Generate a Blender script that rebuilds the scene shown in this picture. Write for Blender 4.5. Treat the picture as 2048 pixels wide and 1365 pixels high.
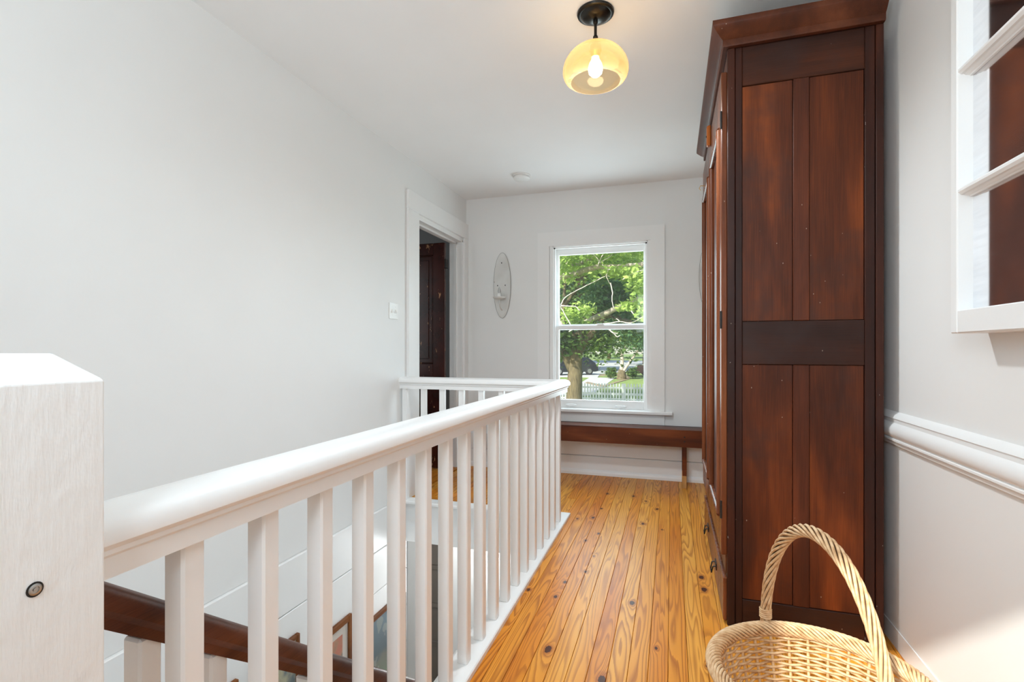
import bpy, bmesh, math, random
import numpy as np
from mathutils import Vector, Matrix

for o in list(bpy.data.objects):
    bpy.data.objects.remove(o)
S = bpy.context.scene
COL = S.collection
random.seed(7)
R = math.radians
PI = math.pi

# ------------------------------------------------------------------ camera
cam_d = bpy.data.cameras.new('camera')
cam = bpy.data.objects.new('camera', cam_d)
COL.objects.link(cam)
S.camera = cam
cam_d.sensor_width = 36.0
cam_d.lens = 36.0 * 1006.0 / 2048.0
cam_d.shift_y = 17.5 / 2048.0
cam_d.clip_start = 0.02
cam_d.clip_end = 600
cam.location = (0, 0, 1.10)
cam.rotation_euler = (R(90), 0, math.atan(319.0 / 1006.0))

# ------------------------------------------------------------------ world, sun, window daylight, fill lamps, exposure
W = bpy.data.worlds.new('sky')
S.world = W
W.use_nodes = True
wn = W.node_tree
bg = wn.nodes['Background']
sky = wn.nodes.new('ShaderNodeTexSky')
sky.sky_type = 'NISHITA'
sky.sun_disc = False
sky.sun_elevation = R(35)
sky.sun_rotation = R(204)
wn.links.new(sky.outputs[0], bg.inputs[0])
bg.inputs[1].default_value = 0.22

def light(name, kind, loc, energy, color=(1, 1, 1), **kw):
    d = bpy.data.lights.new(name, kind)
    d.energy = energy
    d.color = color
    for k, v in kw.items():
        setattr(d, k, v)
    o = bpy.data.objects.new(name, d)
    COL.objects.link(o)
    o.location = loc
    return o

SUN_DIR = Vector((0.45, 1.0, -0.76)).normalized()
sun = light('sun', 'SUN', (0, -8, 8), 5.6, (1, .95, .88), angle=R(1.2))
sun.rotation_euler = SUN_DIR.to_track_quat('-Z', 'Y').to_euler()
# added area lamp for daylight at the unseen rear window, tilted up to fill
a = light('rear_daylight_fill', 'AREA', (-.34, -.60, 1.78), 23, (.76, .90, 1), shape='RECTANGLE', size=.54, size_y=.76)
a.rotation_euler = (R(108), 0, 0)
# daylight entering through the window at the end of the hall
a = light('daylight_end_window', 'AREA', (-.61, 4.545, 1.30), 17, (.76, .90, 1), shape='RECTANGLE', size=.74, size_y=1.28)
a.rotation_euler = (R(-90), 0, 0)
# added area lamp to brighten the bedroom door leaf; no window is built there
a = light('bedroom_fill', 'AREA', (-3.4, 2.76, 1.5), 5, (.93, .98, 1), shape='RECTANGLE', size=.9, size_y=1.3)
a.rotation_euler = (R(90), 0, 0)

S.cycles.diffuse_bounces = 8
vs = S.view_settings
vs.view_transform = 'Standard'
vs.look = 'None'
vs.exposure = 0.42
vs.gamma = 1.0
vs.use_curve_mapping = False

# ------------------------------------------------------------------ mesh helpers
class MB:
    def __init__(s):
        s.v = []; s.f = []
    def add(s, vs, fs):
        n = len(s.v)
        s.v += [tuple(map(float, p)) for p in vs]
        s.f += [tuple(i + n for i in f) for f in fs]
        return s
    def convex(s, vs, fs):
        c = np.mean(np.array(vs), 0); out = []
        for f in fs:
            p = [np.array(vs[i]) for i in f]
            nrm = np.cross(p[1] - p[0], p[2] - p[0])
            out.append(f if nrm.dot(np.mean(p, 0) - c) > 0 else tuple(reversed(f)))
        return s.add(vs, out)
    def box(s, x0, x1, y0, y1, z0, z1, b=0.0):
        if b <= 0:
            vs = [(x, y, z) for x in (x0, x1) for y in (y0, y1) for z in (z0, z1)]
            return s.convex(vs, [(0,1,3,2),(4,5,7,6),(0,1,5,4),(2,3,7,6),(0,2,6,4),(1,3,7,5)])
        b = min(b, (x1-x0)*.45, (y1-y0)*.45, (z1-z0)*.45)
        vs = []; idx = {}
        for i, x in enumerate((x0, x1)):
            for j, y in enumerate((y0, y1)):
                for k, z in enumerate((z0, z1)):
                    dx = b if i == 0 else -b; dy = b if j == 0 else -b; dz = b if k == 0 else -b
                    idx[i,j,k,0] = len(vs); vs.append((x, y+dy, z+dz))
                    idx[i,j,k,1] = len(vs); vs.append((x+dx, y, z+dz))
                    idx[i,j,k,2] = len(vs); vs.append((x+dx, y+dy, z))
        fs = []
        I = idx
        for i in (0, 1):
            fs.append((I[i,0,0,0], I[i,1,0,0], I[i,1,1,0], I[i,0,1,0]))
            fs.append((I[0,i,0,1], I[1,i,0,1], I[1,i,1,1], I[0,i,1,1]))
            fs.append((I[0,0,i,2], I[1,0,i,2], I[1,1,i,2], I[0,1,i,2]))
            for j in (0, 1):
                fs.append((I[i,j,0,0], I[i,j,1,0], I[i,j,1,1], I[i,j,0,1]))
                fs.append((I[i,0,j,0], I[i,1,j,0], I[i,1,j,2], I[i,0,j,2]))
                fs.append((I[0,i,j,1], I[1,i,j,1], I[1,i,j,2], I[0,i,j,2]))
                for k in (0, 1):
                    fs.append((I[i,j,k,0], I[i,j,k,1], I[i,j,k,2]))
        return s.convex(vs, fs)
    def sweep(s, path, prof, closed=False, caps=True):
        """profile (lateral, z) along a polyline in the XY plane, mitred; lateral is to the right of travel"""
        n = len(path); m = len(prof); vs = []
        P = [Vector((p[0], p[1])) for p in path]
        for i in range(n):
            a = (P[i] - P[i-1]).normalized() if (i > 0 or closed) else None
            b = (P[(i+1) % n] - P[i]).normalized() if (i < n-1 or closed) else None
            if a is None: a = b
            if b is None: b = a
            na = Vector((a.y, -a.x)); nb = Vector((b.y, -b.x))
            mt = (na + nb).normalized(); k = 1.0 / max(.2, mt.dot(na))
            z = path[i][2] if len(path[i]) > 2 else 0
            for (l, h) in prof:
                q = P[i] + mt * (l * k)
                vs.append((q.x, q.y, z + h))
        fs = []
        for i in range(n if closed else n-1):
            for j in range(m):
                a0 = i*m + j; a1 = i*m + (j+1) % m
                b0 = ((i+1) % n)*m + j; b1 = ((i+1) % n)*m + (j+1) % m
                fs.append((a0, a1, b1, b0))
        if caps and not closed:
            fs.append(tuple(range(m))); fs.append(tuple(reversed(range((n-1)*m, n*m))))
        return s.add(vs, fs)
    def prism(s, prof, axis, a0, a1):
        """2-D outline extruded along an axis. axis x: (y,z); y: (x,z); z: (x,y)"""
        m = len(prof); vs = []
        for a in (a0, a1):
            for (p, q) in prof:
                vs.append({'x': (a, p, q), 'y': (p, a, q), 'z': (p, q, a)}[axis])
        fs = [tuple(range(m)), tuple(range(m, 2*m))]
        for j in range(m):
            fs.append((j, (j+1) % m, m + (j+1) % m, m + j))
        return s.add(vs, fs)
    def lathe(s, prof, c=(0,0,0), n=24, axis='z', sx=1.0, sy=1.0, rot=None, caps=True):
        vs = []; m = len(prof)
        for i in range(n):
            t = 2*PI*i/n
            for (r, h) in prof:
                p = Vector((r*math.cos(t)*sx, r*math.sin(t)*sy, h))
                if axis == 'x': p = Vector((p.z, p.x, p.y))
                if axis == 'y': p = Vector((p.x, p.z, p.y))
                if rot is not None: p = rot @ p
                vs.append((c[0]+p.x, c[1]+p.y, c[2]+p.z))
        fs = []
        for i in range(n):
            for j in range(m-1):
                fs.append((i*m+j, ((i+1) % n)*m+j, ((i+1) % n)*m+j+1, i*m+j+1))
        if caps and prof[0][0] > 1e-6: fs.append(tuple(i*m for i in range(n)))
        if caps and prof[-1][0] > 1e-6: fs.append(tuple(i*m+m-1 for i in range(n)))
        return s.add(vs, fs)
    def tube(s, pts, r, n=6, closed=False, caps=True, flat=1.0):
        P = [Vector(p) for p in pts]; k = len(P)
        rr = r if hasattr(r, '__len__') else [r]*k
        vs = []; up = None
        for i in range(k):
            if closed: t = (P[(i+1) % k] - P[i-1]).normalized()
            else: t = (P[min(i+1, k-1)] - P[max(i-1, 0)]).normalized()
            if up is None:
                up = Vector((0,0,1)) if abs(t.z) < .9 else Vector((1,0,0))
            up = (up - t*up.dot(t)).normalized(); sd = t.cross(up)
            for j in range(n):
                q = 2*PI*j/n
                vs.append(tuple(P[i] + up*(rr[i]*math.sin(q)*flat) + sd*(rr[i]*math.cos(q))))
        fs = []
        for i in range(k if closed else k-1):
            for j in range(n):
                fs.append((i*n+j, i*n+(j+1) % n, ((i+1) % k)*n+(j+1) % n, ((i+1) % k)*n+j))
        if caps and not closed:
            fs.append(tuple(range(n))); fs.append(tuple(range((k-1)*n, k*n)))
        return s.add(vs, fs)
    def mesh(s, name, smooth=False, recalc=True):
        me = bpy.data.meshes.new(name)
        me.from_pydata(s.v, [], s.f)
        if recalc:
            bm = bmesh.new(); bm.from_mesh(me)
            bmesh.ops.recalc_face_normals(bm, faces=bm.faces)
            bm.to_mesh(me); bm.free()
        if smooth:
            me.polygons.foreach_set('use_smooth', [True]*len(me.polygons))
            if smooth == 'auto':
                try: me.set_sharp_from_angle(angle=R(40))
                except Exception: pass
        me.update()
        return me
    def build(s, name, mat, parent=None, smooth=False, kind=None, label=None, cat=None, group=None):
        me = s.mesh(name, smooth)
        me.materials.append(mat)
        o = bpy.data.objects.new(name, me)
        COL.objects.link(o)
        par(o, parent)
        tag(o, label, cat, group, kind)
        return o

def par(o, parent):
    if parent is not None:
        o.parent = parent
        o.matrix_parent_inverse = Matrix.Translation(-Vector(parent.location))   # locations stay in world terms

def tag(o, label=None, cat=None, group=None, kind=None):
    if label: o['label'] = label
    if cat: o['category'] = cat
    if group: o['group'] = group
    if kind: o['kind'] = kind
    return o

def thing(name, loc, label=None, cat=None, group=None, kind=None):
    o = bpy.data.objects.new(name, None)
    o.empty_display_size = .05
    COL.objects.link(o)
    o.location = loc
    return tag(o, label, cat, group, kind)

def inst(me_obj, name, off, parent):
    """another copy of a part, sharing its mesh, moved by off"""
    c = me_obj.copy()
    c.name = name
    COL.objects.link(c)
    c.parent = parent
    c.matrix_parent_inverse = me_obj.matrix_parent_inverse.copy()
    c.location = Vector(me_obj.location) + Vector(off)
    return c

def copy_thing(root, delta, label=None):
    r = root.copy(); COL.objects.link(r)
    r.location = Vector(root.location) + Vector(delta)
    if label: r['label'] = label
    for ch in list(root.children):
        c = ch.copy(); COL.objects.link(c); c.parent = r
        c.matrix_parent_inverse = ch.matrix_parent_inverse.copy()
        for g in list(ch.children):
            d = g.copy(); COL.objects.link(d); d.parent = c
            d.matrix_parent_inverse = g.matrix_parent_inverse.copy()
    return r

# ------------------------------------------------------------------ material helpers
class N:
    """tiny node-graph helper"""
    def __init__(s, name):
        s.m = bpy.data.materials.new(name); s.m.use_nodes = True
        s.t = s.m.node_tree; s.b = s.t.nodes['Principled BSDF']; s.out = s.t.nodes['Material Output']
    def n(s, typ, **kw):
        x = s.t.nodes.new('ShaderNode' + typ)
        for k, v in kw.items():
            setattr(x, k, v)
        return x
    def l(s, a, b): s.t.links.new(a, b)
    def val(s, sock, v):
        if hasattr(v, 'is_linked') or isinstance(v, bpy.types.NodeSocket): s.l(v, sock)
        else: sock.default_value = v
    def math(s, op, a, b=0.0, c=None, clamp=False):
        x = s.n('Math', operation=op, use_clamp=clamp); s.val(x.inputs[0], a); s.val(x.inputs[1], b)
        if c is not None: s.val(x.inputs[2], c)
        return x.outputs[0]
    def vmath(s, op, a, b=(0,0,0)):
        x = s.n('VectorMath', operation=op); s.val(x.inputs[0], a); s.val(x.inputs[1], b)
        return x.outputs[0]
    def noise(s, vec, scale, detail=3, rough=.5, dist=0.0):
        x = s.n('TexNoise'); s.l(vec, x.inputs['Vector']); x.inputs['Scale'].default_value = scale
        x.inputs['Detail'].default_value = detail; x.inputs['Roughness'].default_value = rough; x.inputs['Distortion'].default_value = dist
        return x.outputs['Fac']
    def ramp(s, fac, stops, interp='LINEAR'):
        x = s.n('ValToRGB'); s.l(fac, x.inputs[0]); e = x.color_ramp; e.interpolation = interp
        while len(e.elements) < len(stops): e.elements.new(.5)
        for el, (p, c) in zip(e.elements, stops):
            el.position = p; el.color = c if len(c) == 4 else (*c, 1)
        return x.outputs[0]
    def mix(s, fac, a, b, mode='MIX'):
        x = s.n('Mix', data_type='RGBA', blend_type=mode)
        s.val(x.inputs[0], fac)
        for sock, v in ((x.inputs[6], a), (x.inputs[7], b)):
            if isinstance(v, bpy.types.NodeSocket): s.l(v, sock)
            else: sock.default_value = (*v, 1) if len(v) == 3 else v
        return x.outputs[2]
    def pos(s): return s.n('NewGeometry').outputs['Position']
    def obj(s): return s.n('TexCoord').outputs['Object']
    def rand(s): return s.n('ObjectInfo').outputs['Random']
    def scale(s, vec, k): return s.vmath('MULTIPLY', vec, k)
    def bump(s, h, strength, dist=.002):
        x = s.n('Bump'); x.inputs['Strength'].default_value = strength; x.inputs['Distance'].default_value = dist
        s.l(h, x.inputs['Height']); s.l(x.outputs[0], s.b.inputs['Normal'])
    def col(s, c):
        if isinstance(c, bpy.types.NodeSocket): s.l(c, s.b.inputs['Base Color'])
        else: s.b.inputs['Base Color'].default_value = (*c, 1)
        return s
    def set(s, **kw):
        for k, v in kw.items():
            sock = s.b.inputs[k.replace('_', ' ')]
            s.val(sock, v)
        return s

def sr(r, g, b):
    f = lambda c: ((c/255+.055)/1.055)**2.4 if c > 10 else c/255/12.92
    return (f(r), f(g), f(b))

def plain(name, c, rough=.5, metal=0.0, spec=.5):
    m = N(name); m.col(c).set(Roughness=rough, Metallic=metal); m.b.inputs['Specular IOR Level'].default_value = spec
    return m.m

def paint(name, c, rough, bump=.0, stretch=(1,1,1), scale=60, spots=0.0):
    m = N(name)
    p = m.scale(m.pos(), stretch)
    n1 = m.noise(p, 3.0, 3); n2 = m.noise(p, scale, 4, .6)
    dk = tuple(x*.955 for x in c)
    cc = m.mix(m.math('MULTIPLY', n1, 1.0), c, dk)
    m.col(cc).set(Roughness=rough)
    if spots: n2 = m.math('ADD', n2, m.math('MULTIPLY', m.noise(m.pos(), 34, 3, .6), spots))
    if bump: m.bump(n2, bump, .0025)
    return m.m

M = {}
M['wall'] = paint('wall_paint', (.83, .83, .817), .6, .12, (1,1,1), 35)
M['ceiling'] = paint('ceiling_paint', (.91, .91, .905), .75, .08, (1,1,1), 30)
M['trim'] = paint('trim_paint', (.87, .87, .86), .38, .10, (1,1,1), 45)
M['rail_paint'] = paint('railing_paint', (.88, .88, .87), .3, .12, (1,1,.25), 70)
M['newel_paint'] = paint('newel_paint', (.86, .86, .845), .36, .30, (1,1,.12), 130, 1.6)
M['plate'] = plain('switch_plastic', (.84, .84, .82), .3)
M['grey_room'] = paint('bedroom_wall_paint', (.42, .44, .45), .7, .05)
M['black_metal'] = plain('blackened_bronze', (.035, .032, .028), .28, .85)
M['iron'] = plain('dark_iron', (.03, .028, .027), .5, .6)
M['steel'] = plain('bolt_steel', (.45, .44, .42), .35, .9)
M['brass'] = plain('brass', (.75, .5, .18), .3, .95)

def dark_wood(name, base, hi, dark, axis='z', gloss=.34, specks=True, scale=1.0, amount=.6, bloom=None, smears=False):
    m = N(name)
    st = {'z': (16, 16, .8), 'x': (.8, 16, 16), 'y': (16, .8, 16)}[axis]
    p = m.pos()
    rnd = m.math('MULTIPLY', m.rand(), 37.0)
    cx = m.n('CombineXYZ'); m.l(rnd, cx.inputs[0]); m.l(rnd, cx.inputs[1]); m.l(rnd, cx.inputs[2])
    q = m.vmath('ADD', p, cx.outputs[0])
    g1 = m.noise(m.scale(q, st), 1.5*scale, 5, .65, .3)
    fst = tuple(14*k if k > 2 else 5*k for k in st)
    g2 = m.noise(m.scale(q, fst), 2.0, 3, .6)
    lo = tuple(.42*k if k > 2 else 1.6*k for k in st)
    big = m.noise(m.scale(q, lo), 1.0, 3, .55, .3)
    c = m.ramp(big, [(.32, dark), (.5, base), (.66, hi)])
    c = m.mix(m.math('MULTIPLY', m.math('SUBTRACT', g1, .42, clamp=True), 2.6*amount, clamp=True), c, tuple(x*.45 for x in base))
    c = m.mix(m.math('MULTIPLY', m.math('SUBTRACT', g2, .48, clamp=True), 2.0*amount, clamp=True), c, tuple(x*.5 for x in dark))
    c = m.mix(m.math('MULTIPLY', m.math('SUBTRACT', .5, g2, clamp=True), 1.5*amount, clamp=True), c, hi)
    if bloom is not None:
        bl = m.noise(q, 3.4, 4, .65)
        c = m.mix(m.math('MULTIPLY', m.math('SUBTRACT', bl, .50, clamp=True), 3.2, clamp=True), c, bloom)
    if specks:
        v = m.n('TexVoronoi'); m.l(m.scale(q, (1,1,.6)), v.inputs['Vector']); v.inputs['Scale'].default_value = 30
        sp = m.math('LESS_THAN', v.outputs['Distance'], .05)
        rare = m.math('GREATER_THAN', m.noise(q, 14, 1), .52)
        c = m.mix(m.math('MULTIPLY', m.math('MULTIPLY', sp, rare), .7), c, (.45, .36, .28))
    if smears:
        sm = m.math('MULTIPLY', m.math('GREATER_THAN', m.noise(m.scale(q, (1, 1, .45)), 38, 4, .7), .70), m.math('GREATER_THAN', m.noise(p, 5, 2), .5))
        c = m.mix(m.math('MULTIPLY', sm, .8), c, (.62, .58, .55))
    m.col(c).set(Roughness=m.math('ADD', m.math('MULTIPLY', g1, .25), gloss - .1))
    m.b.inputs['Specular IOR Level'].default_value = .22
    m.bump(g1, .12, .0012)
    return m.m
M['panel'] = dark_wood('wardrobe_panel_wood', sr(94, 45, 22), sr(138, 68, 28), sr(60, 29, 18), 'z', .46, bloom=sr(66, 42, 35))
M['frame'] = dark_wood('wardrobe_frame_wood', sr(58, 30, 22), sr(78, 40, 26), sr(42, 24, 20), 'z', .44, bloom=sr(50, 35, 32), smears=True)
M['frame_x'] = dark_wood('wardrobe_rail_wood', sr(60, 31, 20), sr(84, 43, 25), sr(43, 25, 20), 'x', .44, bloom=sr(56, 41, 38))
M['muntin'] = dark_wood('wardrobe_muntin_wood', sr(90, 44, 25), sr(118, 60, 34), sr(66, 33, 22), 'z', .44)
M['cornice'] = dark_wood('wardrobe_cornice_wood', sr(90, 46, 26), sr(112, 62, 38), sr(66, 34, 22), 'y', .38)
M['bench'] = dark_wood('bench_wood', sr(104, 52, 27), sr(130, 70, 38), sr(70, 36, 24), 'x', .36)
M['handrail'] = dark_wood('handrail_wood', sr(96, 50, 28), sr(125, 70, 42), sr(66, 34, 24), 'y', .36, False)
M['latch'] = dark_wood('latch_wood', sr(178, 96, 40), sr(200, 120, 60), sr(140, 70, 30), 'z', .3, False, 1, .3)
M['picframe'] = dark_wood('picture_frame_wood', sr(122, 70, 30), sr(140, 84, 40), sr(100, 55, 24), 'y', .3, False, 1, .3)
M['raw_wood'] = dark_wood('bare_worn_wood', sr(214, 165, 100), sr(225, 182, 120), sr(190, 140, 85), 'z', .6, False, 1, .3)
M['door_red'] = None

def chipped_red():
    m = N('chipped_red_brown_paint')
    p = m.pos()
    n = m.noise(m.scale(p, (1, 1, .35)), 24, 5, .7)
    n2 = m.noise(p, 5, 3)
    base = m.ramp(n2, [(.35, sr(44, 18, 14)), (.65, sr(66, 27, 20))])
    chip = m.math('MULTIPLY', m.math('GREATER_THAN', n, .63), m.math('GREATER_THAN', n2, .44))
    c = m.mix(chip, base, sr(170, 128, 92))
    m.col(c).set(Roughness=.26)
    m.bump(n, .15, .001)
    return m.m
M['door_red'] = chipped_red()

KNOTS = [(-.48,2.344,.018),(-.432,1.798,.034),(-.221,1.691,.034),(-.163,2.238,.026),(-.492,2.194,.02),(-.406,2.486,.018),(-.416,3.023,.02),(-.472,2.889,.022),(-.095,3.609,.026),(-.172,3.281,.024),(-.466,3.883,.026),(-.272,3.876,.026),(-.176,3.775,.02),(-.462,3.504,.02),(-.49,3.30,.024),(-.583,3.25,.02),(.138,2.595,.028),(.142,2.464,.03),(-.054,1.927,.016),(-.055,3.207,.012),(.119,1.872,.018),(-.625,2.22,.018),(-.394,2.686,.012)]
def pine():
    m = N('heart_pine_varnished')
    p = m.pos(); r = m.rand()
    rx = m.math('MULTIPLY', r, 61.0)
    cx = m.n('CombineXYZ'); m.l(rx, cx.inputs[1]); m.l(rx, cx.inputs[2])
    q = m.vmath('ADD', p, cx.outputs[0])
    # distance to the knots bends the grain round them
    kd = None
    for (kx, ky, kr) in KNOTS:
        dv = m.vmath('SUBTRACT', p, (kx, ky, 0))
        dv = m.vmath('MULTIPLY', dv, (1.7/kr, .9/kr, 0))
        ln = m.n('VectorMath', operation='LENGTH'); m.l(dv, ln.inputs[0])
        kd = ln.outputs['Value'] if kd is None else m.math('MINIMUM', kd, ln.outputs['Value'])
    ang = m.noise(m.scale(p, (30, 30, 0)), 1.0, 3, .6)
    kdn = m.math('ADD', kd, m.math('MULTIPLY', m.math('SUBTRACT', ang, .5), .9))
    halo = m.math('DIVIDE', 1.0, m.math('ADD', 1.0, m.math('MULTIPLY', kd, kd)))
    # cathedral rings: contour lines of a long stretched noise
    f = m.noise(m.scale(q, (9.0, .55, 1)), 1.15, 2, .5, .35)
    sx = m.n('SeparateXYZ'); m.l(q, sx.inputs[0])
    fine = m.noise(m.scale(q, (160, 3.0, 1)), 1.0, 3, .6)
    ring = m.math('ADD', m.math('MULTIPLY', f, 17.0), m.math('MULTIPLY', sx.outputs[0], 26.0))
    ring = m.math('ADD', ring, m.math('MULTIPLY', halo, 2.6))
    ring = m.math('ADD', ring, m.math('MULTIPLY', fine, .35))
    fr = m.math('FRACT', ring)
    late = m.ramp(fr, [(.0, (0,0,0)), (.45, (.12,.12,.12)), (.80, (1,1,1)), (.93, (.8,.8,.8)), (1.0, (0,0,0))])
    lt = m.n('RGBToBW'); m.l(late, lt.inputs[0])
    figure = m.math('ADD', .22, m.math('MULTIPLY', m.noise(m.scale(q, (6, .7, 1)), 1.0, 1), .75))
    tone = m.noise(m.scale(q, (3, .5, 1)), 1.6, 3)
    tone = m.math('ADD', m.math('MULTIPLY', tone, .62), m.math('MULTIPLY', r, .34))
    base = m.ramp(tone, [(.18, sr(208, 120, 30)), (.42, sr(224, 148, 52)), (.62, sr(232, 166, 72)), (.85, sr(216, 132, 38))])
    c = m.mix(m.math('MULTIPLY', lt.outputs[0], figure), base, sr(150, 76, 22))
    stain = m.math('MULTIPLY', m.math('SUBTRACT', m.noise(m.scale(q, (7, 1.5, 1)), 1.4, 3, .6), .60, clamp=True), 4.5, clamp=True)
    c = m.mix(m.math('MULTIPLY', stain, .55), c, sr(160, 70, 14))
    km = m.math('LESS_THAN', kdn, .62)
    kr_ = m.math('MULTIPLY', m.math('SUBTRACT', 1.5, kdn, clamp=True), .75)
    c = m.mix(kr_, c, sr(150, 72, 22))
    c = m.mix(m.math('MULTIPLY', km, .95), c, sr(64, 26, 10))
    m.col(c).set(Roughness=m.math('ADD', .28, m.math('MULTIPLY', fine, .12)))
    m.b.inputs['Specular IOR Level'].default_value = .15
    m.bump(m.math('ADD', m.math('MULTIPLY', lt.outputs[0], .5), fine), .06, .001)
    return m.m
M['pine'] = pine()
M['subfloor'] = plain('dark_joint', (.05, .03, .018), .8)

def glass(name, tint=(1,1,1), refl=.9, haze=0.0):
    m = N(name); t = m.t
    t.nodes.remove(m.b)
    tr = m.n('BsdfTransparent'); tr.inputs[0].default_value = (*tint, 1)
    gl = m.n('BsdfGlossy'); gl.inputs['Roughness'].default_value = .02
    fr = m.n('Fresnel'); fr.inputs[0].default_value = 1.45
    mx = m.n('MixShader'); m.l(m.math('MULTIPLY', fr.outputs[0], refl), mx.inputs[0]); m.l(tr.outputs[0], mx.inputs[1]); m.l(gl.outputs[0], mx.inputs[2])
    last = mx
    if haze:
        df = m.n('BsdfDiffuse'); df.inputs[0].default_value = (.9, .92, .92, 1)
        m2 = m.n('MixShader'); m2.inputs[0].default_value = haze; m.l(mx.outputs[0], m2.inputs[1]); m.l(df.outputs[0], m2.inputs[2]); last = m2
    m.l(last.outputs[0], m.out.inputs[0])
    return m.m
M['pane'] = glass('window_glass', (.96, .98, .97), .12, .03)

def amber():
    m = N('amber_glass'); m.t.nodes.remove(m.b)
    lw = m.n('LayerWeight'); lw.inputs[0].default_value = .35
    tr = m.n('BsdfTransparent'); m.l(m.mix(lw.outputs['Facing'], (1, .935, .79), (1, .98, .93)), tr.inputs[0])
    tl = m.n('BsdfTranslucent'); tl.inputs[0].default_value = (1, .80, .52, 1)
    gl = m.n('BsdfGlossy'); gl.inputs['Roughness'].default_value = .04
    a1 = m.n('MixShader'); m.l(m.math('ADD', .16, m.math('MULTIPLY', lw.outputs['Facing'], .3)), a1.inputs[0]); m.l(tr.outputs[0], a1.inputs[1]); m.l(tl.outputs[0], a1.inputs[2])
    fr = m.n('Fresnel'); fr.inputs[0].default_value = 1.45
    a2 = m.n('MixShader'); m.l(m.math('MULTIPLY', fr.outputs[0], .45), a2.inputs[0]); m.l(a1.outputs[0], a2.inputs[1]); m.l(gl.outputs[0], a2.inputs[2])
    m.l(a2.outputs[0], m.out.inputs[0])
    return m.m
M['amber'] = amber()
def emit(name, c, k):
    m = N(name); m.col((0,0,0)); m.b.inputs['Emission Color'].default_value = (*c, 1); m.b.inputs['Emission Strength'].default_value = k
    return m.m

def mirror():
    m = N('old_mirror_glass')
    n = m.noise(m.scale(m.pos(), (1, .6, 6)), 12, 4, .6)
    m.col(m.ramp(n, [(.3, (.78,.78,.80)), (.7, (.88,.88,.90))])).set(Metallic=1.0, Roughness=.09)
    m.bump(n, .02, .001)
    return m.m
M['mirror'] = mirror()

def wicker():
    m = N('natural_wicker')
    n = m.noise(m.pos(), 60, 3); n2 = m.noise(m.pos(), 9, 2)
    c = m.ramp(n, [(.3, sr(184, 140, 98)), (.5, sr(212, 176, 134)), (.75, sr(228, 200, 162))])
    c = m.mix(m.math('MULTIPLY', n2, .25), c, sr(205, 160, 105))
    m.col(c).set(Roughness=.5)
    m.bump(n, .2, .001)
    return m.m
M['wicker'] = wicker()
M['wicker_gap_shade'] = plain('strand_gap_shade', sr(92, 62, 36), .8)  # cores coloured dark so the gaps between strands read as shade

def distressed():
    m = N('distressed_white_wood')
    n = m.noise(m.scale(m.obj(), (1, 1, .5)), 26, 4, .65)
    n2 = m.noise(m.obj(), 7, 2)
    c = m.mix(m.math('GREATER_THAN', n, .70), m.ramp(n2, [(.3, (.66,.65,.62)), (.7, (.76,.755,.73))]), (.20, .19, .17))
    m.col(c).set(Roughness=.6); m.bump(n, .3, .002)
    return m.m
M['distressed'] = distressed()
M['distressed_edge'] = plain('worn_grey_edge', (.30, .29, .27), .6)

# ------------------------------------------------------------------ room constants (metres, camera over 0,0)
XL, XR, YE, YB, ZC = -1.87, .79, 4.45, -.62, 2.53
WX0, WX1, WZ0, WZ1 = -1.02, -.195, .575, 2.035      # end window opening
DY0, DY1, DZ = 3.475, 4.36, 2.125                   # bedroom door opening in the left wall
RX = -.685                                          # centre line of the long railing
CY = 3.245                                          # centre line of the cross railing
WELL_X = -.735                                      # edge of the stairwell
WELL_Y0, WELL_Y1 = .36, 3.29

# ------------------------------------------------------------------ setting
w = MB()
w.box(XL-.12, XL, YB-.12, DY0, .03, ZC)
w.box(XL-.12, XL, DY1, YE+.12, -.25, ZC)
w.box(XL-.12, XL, DY0, DY1, DZ, ZC)
w.box(XL-.12, XL-.002, YB-.12, WELL_Y1+.02, -2.75, .03)
wall_left = w.build('wall_left', M['wall'], kind='structure')
zb = .028
bd = MB().box(XL-.004, XL+.016, WELL_Y0-.3, WELL_Y1, -.262, 0, .004).build('wall_board', M['trim'], wall_left)
bd.location.z = zb
for k in range(1, 10):
    inst(bd, 'wall_board', (0, 0, -.266*k), wall_left)
w = MB()
w.box(XL, WX0, YE, YE+.12, -.25, ZC); w.box(WX1, XR+.11, YE, YE+.12, -.25, ZC)
w.box(WX0, WX1, YE, YE+.12, -.25, WZ0); w.box(WX0, WX1, YE, YE+.12, WZ1, ZC)
w.build('wall_back', M['wall'], kind='structure')
MB().box(XR, XR+.11, YB-.12, YE, -2.75, ZC).build('wall_right', M['wall'], kind='structure')
# unseen wall behind the camera; window opening sized for the sun patch
RW = (-.78, -.06, 1.36, 2.19)
w = MB()
w.box(XL, RW[0], YB-.12, YB, -.25, ZC); w.box(RW[1], XR, YB-.12, YB, -.25, ZC)
w.box(RW[0], RW[1], YB-.12, YB, -.25, RW[2]); w.box(RW[0], RW[1], YB-.12, YB, RW[3], ZC)
w.build('wall_front', M['wall'], kind='structure')
MB().box(XL-.12, XR+.11, YB-.12, YE+.12, ZC, ZC+.15).build('ceiling', M['ceiling'], kind='structure')
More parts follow.
